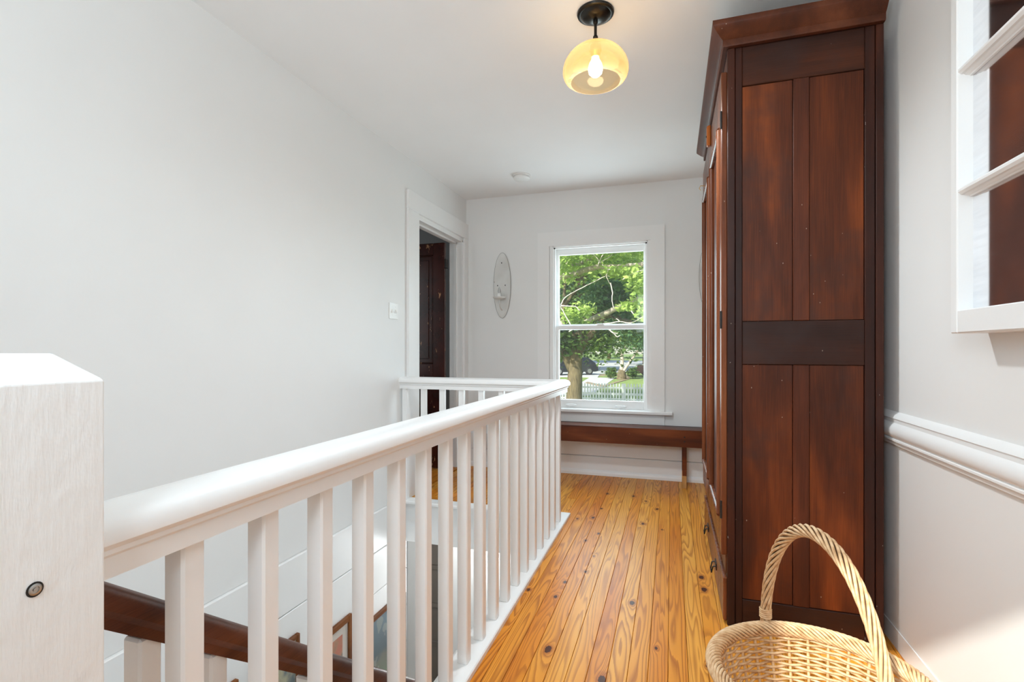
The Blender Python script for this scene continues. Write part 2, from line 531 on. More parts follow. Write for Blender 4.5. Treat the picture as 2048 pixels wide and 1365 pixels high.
# floor slab and its pine planks
w = MB()
w.box(WELL_X, XR, YB, YE, -.27, -.017); w.box(XL, WELL_X, WELL_Y1, YE, -.27, -.017); w.box(XL, WELL_X, YB, WELL_Y0, -.27, -.017)
floor = w.build('floor', M['subfloor'], kind='structure')
PW = .0657
rnd = random.Random(3)
def plank(x0, x1, y0, y1):
    MB().box(x0+.0006, x1-.0006, y0+.0005, y1-.0005, -.017, rnd.uniform(-.0006, 0.0), .0012).build('plank', M['pine'], floor)
k = -24
while True:
    x0 = -.34 + PW*k; x1 = x0 + PW; k += 1
    if x1 < XL + .01: continue
    if x0 > XR - .005: break
    x0 = max(x0, XL+.001); x1 = min(x1, XR-.001)
    if x0 >= WELL_X - .05:
        cuts = [YB] + ([rnd.uniform(.2, 1.3)] if rnd.random() < .8 else []) + ([rnd.uniform(3.6, 4.2)] if rnd.random() < .25 else []) + [YE]
        for a_, b_ in zip(cuts[:-1], cuts[1:]): plank(x0, x1, a_, b_)
    else:
        plank(x0, x1, WELL_Y1+.012, YE); plank(x0, x1, YB, WELL_Y0-.012)
# stairwell: white fascia round the opening
w = MB()
w.box(XL+.016, WELL_X, WELL_Y1-.018, WELL_Y1, -.30, -.0, .003)
tr1 = w.build('trim_1', M['trim'], kind='structure')
MB().box(WELL_X-.018, WELL_X, WELL_Y0, WELL_Y1-.018, -.30, -.0, .003).build('trim_2', M['trim'], kind='structure')
MB().box(XL+.016, WELL_X-.018, WELL_Y0, WELL_Y0+.018, -.28, -.017, .003).build('trim_3', M['trim'], kind='structure')
# baseboards
bb = thing('baseboard_back', (0, YE, 0), kind='structure')
MB().box(XL, XR, YE-.020, YE, 0, .164, .003).build('board', M['trim'], bb)
MB().box(XL, XR, YE-.018, YE, .167, .315, .003).build('board', M['trim'], bb)
MB().prism([(YE-.02, 0), (YE-.034, 0), (YE-.034, .02), (YE-.03, .036), (YE-.02, .046)], 'x', XL, XR).build('shoe_moulding', M['trim'], bb)
bb = thing('baseboard_right', (XR, 2, 0), kind='structure')
MB().box(XR-.003, XR, YB, YE-.034, 0, .072).build('board', M['wall'], bb)
# chair rail on the right wall
cr = [(XR, .752), (XR-.012, .752), (XR-.014, .764), (XR-.022, .768), (XR-.022, .774), (XR-.017, .778), (XR-.026, .786), (XR-.031, .80), (XR-.030, .815), (XR-.024, .826), (XR-.016, .834), (XR-.016, .846), (XR-.02, .850), (XR-.014, .862), (XR, .872)]
MB().prism(cr, 'y', YB, YE).build('trim_4', M['trim'], smooth='auto', kind='structure')

# ------------------------------------------------------------------ end window
win = thing('window_1', (-.61, YE, 0), kind='structure')
cw = .11
cx0, cx1 = -1.16, -.055
def mitre(q, axis_flip=None): return MB().prism(q, 'y', YE-.02, YE)
ix0, ix1, izt = cx0+.108, cx1-.115, 2.035
mitre([(cx0, .578), (ix0, .578), (ix0, izt), (cx0, 2.16)]).build('casing', M['trim'], win)
mitre([(ix1, .578), (cx1, .578), (cx1, 2.16), (ix1, izt)]).build('casing', M['trim'], win)
mitre([(cx0, 2.16), (ix0, izt), (ix1, izt), (cx1, 2.16)]).build('casing', M['trim'], win)
j = MB(); j.box(WX0-.03, WX0+.004, YE-.012, YE+.12, WZ0, WZ1+.0); j.box(WX1-.004, WX1+.03, YE-.012, YE+.12, WZ0, WZ1); j.box(WX0, WX1, YE-.012, YE+.12, WZ1-.012, WZ1+.02)
j.box(WX0+.004, WX0+.018, YE+.004, YE+.024, WZ0, WZ1-.012); j.box(WX1-.018, WX1-.004, YE+.004, YE+.024, WZ0, WZ1-.012); j.box(WX0, WX1, YE+.004, YE+.024, WZ1-.024, WZ1-.012)
j.build('jamb', M['trim'], win)
MB().box(-1.215, .01, YE-.062, YE+.03, .548, .578, .006).build('stool', M['trim'], win)
MB().box(cx0, cx1, YE-.019, YE, .42, .548, .003).build('apron', M['trim'], win)
MB().box(WX0, WX1, YE+.02, YE+.16, .53, .573, .003).build('sill', M['trim'], win)
def sash(name, y0, y1, z0, z1, gx0, gx1, gz0, gz1):
    m = MB(); x0, x1 = WX0+.006, WX1-.006
    s_ = m.box(x0, gx0, y0, y1, z0, z1, .003).box(gx1, x1, y0, y1, z0, z1, .003).box(gx0, gx1, y0, y1, z0, gz0, .003).box(gx0, gx1, y0, y1, gz1, z1, .003).build(name, M['trim'], win)
    ym = (y0+y1)/2
    MB().box(gx0-.004, gx1+.004, ym-.002, ym+.002, gz0-.004, gz1+.004).build('pane', M['pane'], s_)
    return s_
sash('upper_sash', YE+.062, YE+.096, 1.292, 2.022, -.981, -.232, 1.33, 1.962)
low = sash('lower_sash', YE+.026, YE+.060, .576, 1.318, -.972, -.229, .652, 1.280)
for lx in (-.86, -.42):
    MB().lathe([(.0001, 0), (.05, 0), (.05, .012), (.04, .02), (.0001, .02)], (lx, YE+.026, .606), 16, 'y', 1, .22, Matrix.Rotation(PI, 3, 'Z')).build('finger_lift', M['trim'], low, 'auto')
MB().box(-.63, -.57, YE+.024, YE+.062, 1.318, 1.332, .004).build('sash_lock', M['trim'], low)

# rear window (unseen, put in for its light): frame and panes
win2 = thing('window_2', (-.34, YB, 0), kind='structure')
j = MB(); x0, x1, z0, z1 = RW
for q in ((x0-.1, x0, z0-.1, z1+.1), (x1, x1+.1, z0-.1, z1+.1)): j.box(q[0], q[1], YB, YB+.018, q[2], q[3], .003)
j.box(x0, x1, YB, YB+.018, z1, z1+.1, .003); j.box(x0, x1, YB, YB+.018, z0-.1, z0, .003)
j.build('casing', M['trim'], win2)
j = MB()
j.box(x0, x0+.04, YB-.08, YB-.05, z0, z1); j.box(x1-.04, x1, YB-.08, YB-.05, z0, z1)
j.box(x0+.04, x1-.04, YB-.08, YB-.05, z1-.05, z1); j.box(x0+.04, x1-.04, YB-.08, YB-.05, z0, z0+.05)
sf = j.build('sash', M['trim'], win2)
MB().box(x0+.03, x1-.03, YB-.067, YB-.063, z0+.04, z1-.04).build('pane', M['pane'], sf)

# ------------------------------------------------------------------ bedroom door in the left wall
d1 = thing('door_1', (XL, 4.0, 0), kind='structure')
c0 = DY0 - .165
MB().box(XL, XL+.022, c0, DY0, 0, 2.147, .003).build('casing', M['trim'], d1)
MB().box(XL, XL+.022, DY1, YE-.002, .3, 2.147, .003).build('casing', M['trim'], d1)
MB().box(XL, XL+.024, c0, YE-.002, 2.147, 2.292, .003).build('casing_head', M['trim'], d1)
j = MB()
j.box(XL-.125, XL+.006, DY0-.005, DY0+.018, 0, DZ); j.box(XL-.125, XL+.006, DY1-.018, DY1+.005, 0, DZ); j.box(XL-.125, XL+.006, DY0, DY1, DZ-.018, DZ+.03)
j.box(XL-.078, XL-.05, DY0+.018, DY0+.032, 0, DZ-.018); j.box(XL-.078, XL-.05, DY1-.032, DY1-.018, 0, DZ-.018); j.box(XL-.078, XL-.05, DY0+.018, DY1-.018, DZ-.032, DZ-.018)
j.build('jamb', M['trim'], d1)
# open door leaf, swung back into the bedroom
LX1, LX0, LY0, LY1, LT = -1.985, -2.80, 4.205, 4.245, 2.085
leaf = thing('door_leaf', ((LX0+LX1)/2, LY0, 0)); leaf.parent = d1; leaf.matrix_parent_inverse = Matrix.Translation(-Vector(d1.location))
MB().box(LX1-.115, LX1, LY0, LY1, .012, LT, .004).build('stile', M['door_red'], leaf)
MB().box(LX0, LX0+.115, LY0, LY1, .012, LT, .004).build('stile', M['door_red'], leaf)
for z0, z1 in ((LT-.11, LT), (.80, .97), (.012, .22)):
    MB().box(LX0+.115, LX1-.115, LY0, LY1, z0, z1, .004).build('rail', M['door_red'], leaf)
for z0, z1 in ((.97, LT-.11), (.22, .80)):
    p_ = MB(); xa, xb = LX0+.115, LX1-.115
    p_.box(xa, xb, LY0+.013, LY1-.013, z0, z1)
    p_.box(xa+.045, xb-.045, LY0+.006, LY0+.014, z0+.045, z1-.045, .006)
    p_.build('panel', M['door_red'], leaf)
    q = MB(); q.box(xa, xa+.014, LY0+.001, LY0+.014, z0, z1, .005); q.box(xb-.014, xb, LY0+.001, LY0+.014, z0, z1, .005); q.box(xa, xb, LY0+.001, LY0+.014, z0, z0+.014, .005); q.box(xa, xb, LY0+.001, LY0+.014, z1-.014, z1, .005)
    q.build('panel_moulding', M['door_red'], leaf)
for hz in (1.85, .25):
    MB().box(LX1-.004, LX1+.012, LY0+.005, LY0+.055, hz, hz+.085, .002).build('hinge', M['iron'], leaf)
MB().lathe([(.0001, 0), (.018, 0), (.012, .014), (.02, .03), (.026, .042), (.02, .056), (.0001, .06)], (LX0+.06, LY0, .95), 16, 'y', 1, 1, Matrix.Rotation(PI, 3, 'Z')).build('knob', M['brass'], leaf, 'auto')
# bedroom shell beyond the door
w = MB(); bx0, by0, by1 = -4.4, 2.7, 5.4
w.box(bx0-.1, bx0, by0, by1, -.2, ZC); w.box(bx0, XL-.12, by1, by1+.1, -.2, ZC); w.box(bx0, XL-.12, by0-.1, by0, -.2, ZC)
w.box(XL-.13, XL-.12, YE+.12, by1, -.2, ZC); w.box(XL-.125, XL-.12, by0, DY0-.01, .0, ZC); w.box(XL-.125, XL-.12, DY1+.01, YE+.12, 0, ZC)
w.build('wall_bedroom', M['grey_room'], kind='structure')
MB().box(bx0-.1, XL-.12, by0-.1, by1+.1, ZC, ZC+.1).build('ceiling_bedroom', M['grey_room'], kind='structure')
fb = MB().box(bx0, XL-.02, by0, by1, -.2, -.018).build('floor_bedroom', M['subfloor'], kind='structure')
x = XL - .02
while x > bx0:
    MB().box(x-PW+.0006, x-.0006, (DY0+.018 if x > XL-.13 else by0), (DY1-.018 if x > XL-.13 else by1), -.018, 0, .0012).build('plank', M['pine'], fb)
    x -= PW

# ------------------------------------------------------------------ lower hall at the foot of the stairs
w = MB(); LF = -2.72
w.box(-2.9, -.70, 3.92, 4.02, LF, -.27); w.box(-2.95, -2.85, WELL_Y1, 4.02, LF, -.27); w.box(-2.9, XL-.12, WELL_Y1-.08, WELL_Y1+.02, LF, -.27)
w.box(WELL_X, WELL_X+.08, WELL_Y0-.2, 4.02, LF, -.27); w.box(XL-.12, WELL_X, YB-.1, YB, LF, -.27)
w.build('wall_lower_hall', M['wall'], kind='structure')
MB().box(-2.95, WELL_X, YB, 4.02, LF-.1, LF).build('floor_lower_hall', M['raw_wood'], kind='structure')
MB().box(-2.95, XL-.12, WELL_Y1, 4.02, -.27, -.2).build('ceiling_lower_hall', M['wall'], kind='structure')
d2 = thing('door_2', (-1.92, 3.92, LF), kind='structure')
M['taupe'] = paint('taupe_door_paint', sr(104, 96, 88), .35, .08)
MB().box(-2.19, -2.06, 3.895, 3.92, LF, -.40, .003).build('casing', M['trim'], d2)
MB().box(-1.78, -1.66, 3.895, 3.92, LF, -.40, .003).build('casing', M['trim'], d2)
MB().box(-2.19, -1.66, 3.893, 3.92, -.40, -.28, .003).build('casing_head', M['trim'], d2)
lf = MB(); lf.box(-2.06, -2.03, 3.905, 3.93, LF, -.40, .002).box(-1.81, -1.78, 3.905, 3.93, LF, -.40, .002)
for k in range(8): lf.box(-2.03, -1.81, 3.905, 3.93, -.46-.325*k, -.40-.325*k if k == 0 else -.425-.325*k, .002)
lf = lf.build('door_leaf', M['taupe'], d2)
pp = MB().box(-2.03, -1.81, 3.914, 3.925, -.75, -.46, .004).build('panel', M['taupe'], lf)
for k in range(1, 7): inst(pp, 'panel', (0, 0, -.325*k), lf)

ll = thing('stairwell_fill', (-1.35, 3.6, -.27), 'added unseen lamp under the landing to brighten the stairwell', 'lamp')  # added out of sight under the landing to brighten the stairwell wall
MB().lathe([(.0001,0),(.11,0),(.115,-.012),(.0001,-.012)], (-1.35, 3.6, -.27), 28).build('base', M['plate'], ll, 'auto')
MB().lathe([(.10,-.012),(.098,-.03),(.075,-.055),(.035,-.068),(.0001,-.07)], (-1.35, 3.6, -.27), 28).build('diffuser', emit('fill_diffuser', (1, .96, .9), 6), ll, 'auto')
light('stairwell_fill_light', 'POINT', (-1.35, 3.6, -.42), 11, (.94, .98, 1), shadow_soft_size=.09)  # point source of the added stairwell fill
# stairs going down under the far landing
st = thing('staircase', (-1.3, WELL_Y0, LF), 'white painted staircase running down beside the stair wall', 'staircase')
nst = 13; rise = .195; run = .243
tm = MB().box(XL+.016, WELL_X-.018, 0, run+.025, -.03, 0, .008).build('tread', M['trim'], st)
rm = MB().box(XL+.016, WELL_X-.018, 0, .016, -rise, -.03).build('riser', M['trim'], st)
for k in range(nst):
    off = (0, WELL_Y0+.018+run*k, -rise*(k+1))
    (tm if k == 0 else inst(tm, 'tread', (0,0,0), st)).location = off
    (rm if k == 0 else inst(rm, 'riser', (0,0,0), st)).location = (0, WELL_Y0+.018+run*(k+1), -rise*(k+1))

# ------------------------------------------------------------------ balustrade
rl = thing('stair_railing', (RX, .4, 0), 'long white railing with square balusters and chamfered newel post', 'railing')
RP = [(-.030,.820),(-.030,.846),(-.036,.851),(-.036,.857),(-.046,.866),(-.047,.882),(-.038,.897),(-.018,.904),(0,.905),(.018,.904),(.038,.897),(.047,.882),(.046,.866),(.036,.857),(.036,.851),(.030,.846),(.030,.820)]
MB().sweep([(RX, .405), (RX, CY), (XL, CY)], RP).build('handrail', M['rail_paint'], rl, 'auto')
MB().sweep([(RX, .36), (RX, CY), (XL+.024, CY)], [(-.048,0),(-.048,.016),(-.044,.02),(.044,.02),(.048,.016),(.048,0)]).build('base_rail', M['rail_paint'], rl, 'auto')
bl = MB().box(RX-.019, RX+.019, -.019, .019, .018, .832, .004).build('baluster', M['rail_paint'], rl)
ys = [.562 + .1498*k for k in range(18)]
bl.location.y = ys[0]
for y in ys[1:]: inst(bl, 'baluster', (0, y-ys[0], 0), rl)
b2 = MB().box(-.019, .019, CY-.019, CY+.019, .018, .832, .004).build('baluster', M['rail_paint'], rl)
xs = [-1.838 + .147*k for k in range(8)]
b2.location.x = xs[0]
for x in xs[1:]: inst(b2, 'baluster', (x-xs[0], 0, 0), rl)
nw = MB(); x0, x1, y0, y1, zt, ch = -.80, -.618, .235, .408, 1.066, .032
nw.box(x0, x1, y0, y1, -.28, 0, .006)
A = [(x0,y0,0),(x1,y0,0),(x1,y1,0),(x0,y1,0),(x0,y0,zt),(x1,y0,zt),(x1,y1,zt),(x0,y1,zt),(x0+ch,y0+ch,zt+.03),(x1-ch,y0+ch,zt+.03),(x1-ch,y1-ch,zt+.03),(x0+ch,y1-ch,zt+.03)]
nw.convex(A, [(0,1,5,4),(1,2,6,5),(2,3,7,6),(3,0,4,7),(4,5,9,8),(5,6,10,9),(6,7,11,10),(7,4,8,11),(8,9,10,11),(0,1,2,3)])
nw = nw.build('newel_post', M['newel_paint'], rl)
md = nw.modifiers.new('soft_edges', 'BEVEL'); md.width = .006; md.segments = 3
bo = MB().lathe([(.0001,.0008),(.0058,.0008),(.0058,.0016),(.0048,.0022),(.0034,.0022),(.0034,.0012),(.0018,.0012),(.0018,.0022),(.0001,.0024)], (x1, .341, .856), 20, 'x').build('bolt', M['steel'], nw, 'auto')
MB().lathe([(.0001,.0006),(.0076,.0006),(.0076,.0009),(.0001,.0009)], (x1, .341, .856), 20, 'x').build('bolt_hole', M['iron'], nw)

# dark stair handrail with its own white balusters
hr = thing('stair_handrail', (-.77, .4, 0), 'dark brown wooden handrail sloping down the stairs below the white railing', 'handrail')
sl = .778
def hz(y): return .768 - sl*(y-.51)
prof = [(-.022,-.060),(-.022,-.045),(-.030,-.036),(-.031,-.018),(-.024,-.006),(-.010,-.001),(0,0),(.010,-.001),(.024,-.006),(.031,-.018),(.030,-.036),(.022,-.045),(.022,-.060)]
ye_ = 3.2
MB().sweep([(-.77, .402, hz(.402)), (-.77, ye_, hz(ye_))], [(l, h*1.15) for l, h in prof]).build('handrail', M['handrail'], hr, 'auto')
sb = MB().box(-.788, -.752, -.018, .018, -.80, -.05, .004).build('baluster', M['rail_paint'], hr)
yy = [.562 + .1215*k for k in range(22)]
sb.location = (0, yy[0], hz(yy[0])-.01)
for y in yy[1:]: inst(sb, 'baluster', (0, y-yy[0], hz(y)-hz(yy[0])), hr)

# ------------------------------------------------------------------ wardrobe
wd = thing('wardrobe', (.47, 2.79, 0), 'tall dark brown wooden wardrobe with panelled side and heavy cornice', 'wardrobe')
wx0, wx1, wy0, wy1, wt = .212, .743, 2.17, 3.40, 2.30
def side_panel(ya, yb, sg):
    """panelled end: frame pieces stand proud of the two tall panels"""
    def yr(depth): return (ya+depth, yb) if sg < 0 else (ya, yb-depth)
    P = [('side_post', 'frame', wx0, .240, 0, wt, 0.0), ('side_stile', 'frame', .2415, .267, 0, wt, .004), ('side_stile', 'frame', .684, .7165, 0, wt, .004), ('side_post', 'frame', .718, wx1, 0, wt, .0),
         ('side_rail', 'frame_x', .267, .684, 2.146, wt, .006), ('side_rail', 'frame_x', .267, .684, 1.042, 1.212, .006), ('side_rail', 'frame_x', .267, .684, .0, .110, .006), 
         ('side_muntin', 'muntin', .447, .503, 1.212, 2.146, .007), ('side_muntin', 'muntin', .447, .503, .110, 1.042, .007)]
    for nm, mt, x0, x1, z0, z1, dp in P:
        q = yr(dp)
        MB().box(x0, x1, q[0], q[1], z0, z1, .0025).build(nm, M[mt], wd)
    for x0, x1 in ((.269, .4448), (.5052, .682)):
        for z0, z1 in ((.112, 1.040), (1.214, 2.144)):
            q = yr(.0125)
            MB().box(x0, x1, q[0], q[1], z0, z1).build('side_panel', M['panel'], wd)
side_panel(wy0, wy0+.024, -1)
side_panel(wy1-.024, wy1, 1)
MB().box(wx1-.014, wx1-.002, wy0+.024, wy1-.024, .02, wt).build('back_panel', M['panel'], wd)
MB().box(wx0+.02, wx1-.014, wy0+.024, wy1-.024, wt-.02, wt).build('top_board', M['frame'], wd)
MB().box(wx0+.02, wx1-.014, wy0+.024, wy1-.024, .012, .03).build('bottom_board', M['frame'], wd)
MB().box(wx0+.002, wx0+.024, wy0+.024, wy1-.024, 2.215, wt-.001, .003).build('front_rail', M['cornice'], wd)
MB().box(wx0-.004, wx0+.024, wy0+.024, wy1-.024, .195, .275, .004).build('front_rail', M['cornice'], wd)
# doors
yc = (wy0+wy1)/2
M['door_wood'] = dark_wood('wardrobe_door_wood', sr(112, 60, 34), sr(140, 82, 50), sr(84, 46, 30), 'z', .26)
for (ya, yb, hinge) in ((wy0+.006, yc-.003, 0), (yc+.003, wy1-.006, 1)):
    dr = thing('door', (wx0, (ya+yb)/2, .28)); par(dr, wd)
    zb_, zt_ = .278, 2.213
    x0, x1 = wx0-.022, wx0
    MB().box(x0, x1, ya, ya+.085, zb_, zt_, .003).build('stile', M['door_wood'], dr)
    MB().box(x0, x1, yb-.085, yb, zb_, zt_, .003).build('stile', M['door_wood'], dr)
    MB().box(x0, x1, ya+.085, yb-.085, zt_-.20, zt_, .003).build('rail', M['door_wood'], dr)
    MB().box(x0, x1, ya+.085, yb-.085, zb_, zb_+.14, .003).build('rail', M['door_wood'], dr)
    MB().box(x0+.010, x1, ya+.08, yb-.08, zb_+.13, zt_-.19).build('panel', M['panel'], dr)
    # rounded moulding round the panel, mitred
    ya2, yb2, za, zb2 = ya+.085, yb-.085, zb_+.14, zt_-.20
    for (p0, p1) in (((ya2, za), (ya2, zb2)), ((yb2, za), (yb2, zb2)), ((ya2, za), (yb2, za)), ((ya2, zb2), (yb2, zb2))):
        MB().tube([(x0+.002, p0[0], p0[1]), (x0+.002, p1[0], p1[1])], .014, 10).build('panel_moulding', M['door_wood'], dr, 'auto')
    hy = ya-.003 if hinge == 0 else yb+.003
    for z in (.46, 1.22, 2.02):
        MB().lathe([(.0001,-.035),(.004,-.035),(.0045,0),(.004,.035),(.0001,.035)], (x0-.001, hy, z), 8).build('hinge', M['iron'], dr, 'auto')
    if hinge == 1:
        MB().tube([(x0, ya+.30, 2.04), (x0-.03, ya+.30, 2.045), (x0-.038, ya+.30, 2.03), (x0-.03, ya+.30, 2.018)], .0022, 6).build('hook', M['brass'], dr, 'auto')
lt = MB(); yl = yc-.06; zl = 2.135
lt.convex([(wx0-.042, yl, zl), (wx0-.022, yl, zl), (wx0-.022, yl, zl+.105), (wx0-.042, yl, zl+.10), (wx0-.042, yl+.035, zl), (wx0-.022, yl+.035, zl), (wx0-.022, yl+.035, zl+.105), (wx0-.042, yl+.035, zl+.10)], [(0,1,2,3),(4,5,6,7),(0,1,5,4),(3,2,6,7),(0,3,7,4),(1,2,6,5)])
lt = lt.build('turn_latch', M['latch'], wd, label='small orange wooden turn latch')
md = lt.modifiers.new('soft', 'BEVEL'); md.width = .006; md.segments = 2
MB().lathe([(.0001,0),(.005,0),(.005,.003),(.0001,.004)], (wx0-.042, yl+.017, zl+.05), 10, 'x', 1, 1, Matrix.Rotation(PI, 3, 'Z')).build('screw', M['iron'], lt)
# drawer in the base
dw = thing('drawer', (wx0, yc, .02)); par(dw, wd)
MB().box(wx0-.014, wx0+.002, wy0+.012, wy1-.012, .012, .186, .004).build('drawer_front', M['door_wood'], dw)
MB().box(wx0+.002, wx0+.012, wy0+.008, wy1-.008, .012, .186).build('drawer_core', M['raw_wood'], dw)
for hy in (2.52, 3.03):
    MB().box(wx0-.018, wx0-.014, hy-.035, hy+.035, .085, .115, .001).build('handle_plate', M['iron'], dw)
    MB().tube([(wx0-.018, hy-.028, .102), (wx0-.030, hy-.028, .100), (wx0-.036, hy-.022, .070), (wx0-.036, hy+.022, .070), (wx0-.030, hy+.028, .100), (wx0-.018, hy+.028, .102)], .0032, 6).build('bail_handle', M['iron'], dw, 'auto')
# cornice round near end, front and far end
CP = [(0,2.300),(.016,2.300),(.018,2.306),(.018,2.326),(.022,2.329),(.030,2.336),(.046,2.354),(.056,2.366),(.058,2.370),(.058,2.388),(.0,2.388)]
MB().sweep([(wx1, wy0), (wx0, wy0), (wx0, wy1), (wx1, wy1)], [(-l, h) for l, h in CP]).build('cornice', M['cornice'], wd, 'auto')
MB().box(wx0, wx1, wy0, wy1, 2.300, 2.312).build('top_board', M['frame'], wd)

# ------------------------------------------------------------------ bench under the window
bn = thing('bench', (-.65, 4.3, 0), 'low narrow dark wooden bench under the far window', 'bench')
bx0, bx1, by = -1.55, .262, 4.185
MB().box(bx0, bx1, by+.004, YE-.035, .438, .464, .004).build('seat', M['bench'], bn)
for yy_ in (by, YE-.06):
    MB().prism([(bx0, .464), (bx0, .36), (bx0+.03, .33), (bx1-.03, .33), (bx1, .355), (bx1, .464)], 'y', yy_, yy_+.02).build('apron', M['bench'], bn)
for lx in (bx0+.15, .082):
    lg = MB()
    lg.convex([(lx, by+.02, .33), (lx+.036, by+.02, .33), (lx+.036, YE-.06, .33), (lx, YE-.06, .33), (lx, by+.02, .438), (lx+.036, by+.02, .438), (lx+.036, YE-.06, .438), (lx, YE-.06, .438)], [(0,1,2,3),(4,5,6,7),(0,1,5,4),(1,2,6,5),(2,3,7,6),(3,0,4,7)])
    lg.build('leg_cleat', M['bench'], bn)
    for ya, yb in ((by+.002, by+.04), (YE-.075, YE-.04)):
        MB().box(lx, lx+.032, ya+.018, yb+.002, .10, .332, .002).build('leg', M['bench'], bn)
        MB().box(lx, lx+.032, ya+.018, yb+.002, .0, .0995, .002).build('leg_foot', M['raw_wood'], bn, label='worn bare wood foot')
    for sz in (.375, .41):
        MB().lathe([(.0001,0),(.006,0),(.005,.002),(.0001,.003)], (lx+.016, by, sz), 8, 'y', 1, 1, Matrix.Rotation(PI, 3, 'Z')).build('nail', M['iron'], bn)

# ------------------------------------------------------------------ wall sconces
def sconce(x, label):
    sc = thing('wall_sconce', (x, YE, 1.70), label, 'sconce', 'oval sconces either side of the window')
    rt = Matrix.Rotation(PI, 3, 'Z')
    pl = MB().lathe([(.0001,.0),(.083,.0),(.084,.008),(.081,.014),(.070,.014),(.064,.009),(.0001,.009)], (x, YE, 1.70), 48, 'y', 1, 3.62, rt).build('back_plate', M['distressed'], sc, 'auto')
    MB().lathe([(.0835,.001),(.0862,.001),(.0862,.0085),(.0835,.0085)], (x, YE, 1.70), 48, 'y', 1, 3.55, rt).build('plate_edge', M['distressed_edge'], pl, 'auto')
    MB().tube([(x, YE-.01, 1.47), (x, YE-.035, 1.475), (x, YE-.075, 1.50), (x, YE-.09, 1.54), (x, YE-.09, 1.562)], .006, 8).build('arm', M['distressed'], sc, 'auto')
    MB().lathe([(.0001,0),(.012,0),(.035,.004),(.055,.012),(.060,.024),(.056,.024),(.048,.014),(.0001,.008)], (x, YE-.09, 1.560), 24).build('drip_cup', M['distressed'], sc, 'auto')
    MB().lathe([(.0001,.006),(.017,.006),(.016,.05),(.012,.058),(.0001,.058)], (x, YE-.09, 1.560), 16).build('candle_sleeve', M['plate'], sc, 'auto')
    MB().lathe([(.0001,0),(.008,0),(.013,.018),(.012,.032),(.006,.05),(.0001,.062)], (x, YE-.09, 1.616), 16).build('bulb', M['clear_bulb'], sc, 'auto')
    for (dx, dz) in ((-.005, .21), (.03, .0), (-.045, .0)):
        MB().lathe([(.0001,.008),(.005,.008),(.004,.011),(.0001,.012)], (x+dx, YE, 1.70+dz), 8, 'y', 1, 1.6, rt).build('screw', M['iron'], sc)
    return sc
M['clear_bulb'] = glass('clear_bulb_glass', (.97, .97, .97), 1.0, .1)
sconce(-1.505, 'distressed white oval wall sconce left of the window')
sconce(.303, 'distressed white oval wall sconce half hidden behind the wardrobe')

# ------------------------------------------------------------------ light switch, smoke detector
sw = thing('light_switch', (XL, 3.127, 1.32), 'white double toggle light switch plate beside the door casing', 'light switch')
MB().box(XL, XL+.006, 3.07, 3.184, 1.316, 1.43, .002).build('plate', M['plate'], sw)
for y in (3.104, 3.15):
    t_ = MB().convex([(XL+.006, y-.005, 1.361), (XL+.006, y+.005, 1.361), (XL+.006, y+.005, 1.385), (XL+.006, y-.005, 1.385), (XL+.02, y-.004, 1.359), (XL+.02, y+.004, 1.359), (XL+.014, y+.004, 1.376), (XL+.014, y-.004, 1.376)], [(0,1,2,3),(4,5,6,7),(0,1,5,4),(1,2,6,5),(2,3,7,6),(3,0,4,7)]).build('toggle', M['plate'], sw)
    for z in (1.343, 1.403):
        MB().lathe([(.0001,.006),(.003,.006),(.0025,.0075),(.0001,.008)], (XL, y, z), 8, 'x').build('screw', M['plate'], sw)
sd = thing('smoke_detector', (-1.17, 3.955, ZC), 'round white smoke detector on the ceiling near the far wall', 'smoke detector')
MB().lathe([(.0001,0),(.074,0),(.074,-.010),(.070,-.013),(.0001,-.013)], (-1.17, 3.955, ZC), 32).build('base', M['plate'], sd, 'auto')
MB().lathe([(.062,-.013),(.062,-.018),(.068,-.020),(.068,-.030),(.058,-.038),(.0001,-.040)], (-1.17, 3.955, ZC), 32).build('cover', M['plate'], sd, 'auto')

# ------------------------------------------------------------------ ceiling lamp
def ceiling_lamp(x, y, label, power):
    cl = thing('ceiling_lamp', (x, y, ZC), label, 'lamp', 'amber glass ceiling lamps')
    MB().lathe([(.0001,0),(.076,0),(.078,-.004),(.076,-.010),(.068,-.013),(.064,-.013),(.060,-.018),(.048,-.028),(.026,-.034),(.012,-.036),(.0001,-.036)], (x, y, ZC), 40).build('canopy', M['black_metal'], cl, 'auto')
    MB().lathe([(.0001,-.034),(.010,-.034),(.010,-.046),(.0062,-.050),(.0062,-.098),(.010,-.102),(.011,-.110),(.008,-.116),(.014,-.122),(.014,-.132),(.0001,-.132)], (x, y, ZC), 20).build('stem', M['black_metal'], cl, 'auto')
    zc = ZC - .222
    pr = [(.014, .082), (.030, .0805), (.055, .075), (.080, .064), (.102, .048), (.119, .029), (.131, .008), (.1375, -.014), (.138, -.032), (.134, -.047), (.127, -.059), (.117, -.067), (.106, -.072)]
    inner = [(r_-.003, h-.002) for r_, h in reversed(pr[1:])]
    MB().lathe(pr + inner, (x, y, zc), 56, caps=False).build('glass_shade', M['amber'], cl, 'auto')
    MB().lathe([(.0001,.094),(.013,.094),(.015,.083),(.024,.078),(.026,.058),(.021,.052),(.020,.036),(.017,.032),(.0001,.032)], (x, y, zc), 20).build('socket', M['brass'], cl, 'auto')
    MB().lathe([(.0001,.036),(.013,.036),(.016,.022),(.026,.004),(.031,-.016),(.027,-.036),(.015,-.048),(.0001,-.052)], (x, y, zc), 24).build('bulb', M['bulb_glow'], cl, 'auto')
    # the bulb's light leaves through the open bottom of the shade
    p = light('lamp_light', 'SPOT', (x, y, zc-.062), power, (.87, .95, 1), shadow_soft_size=.05, spot_size=R(178), spot_blend=1.0)
    return cl
M['bulb_glow'] = emit('warm_bulb', (1, .75, .43), 22)
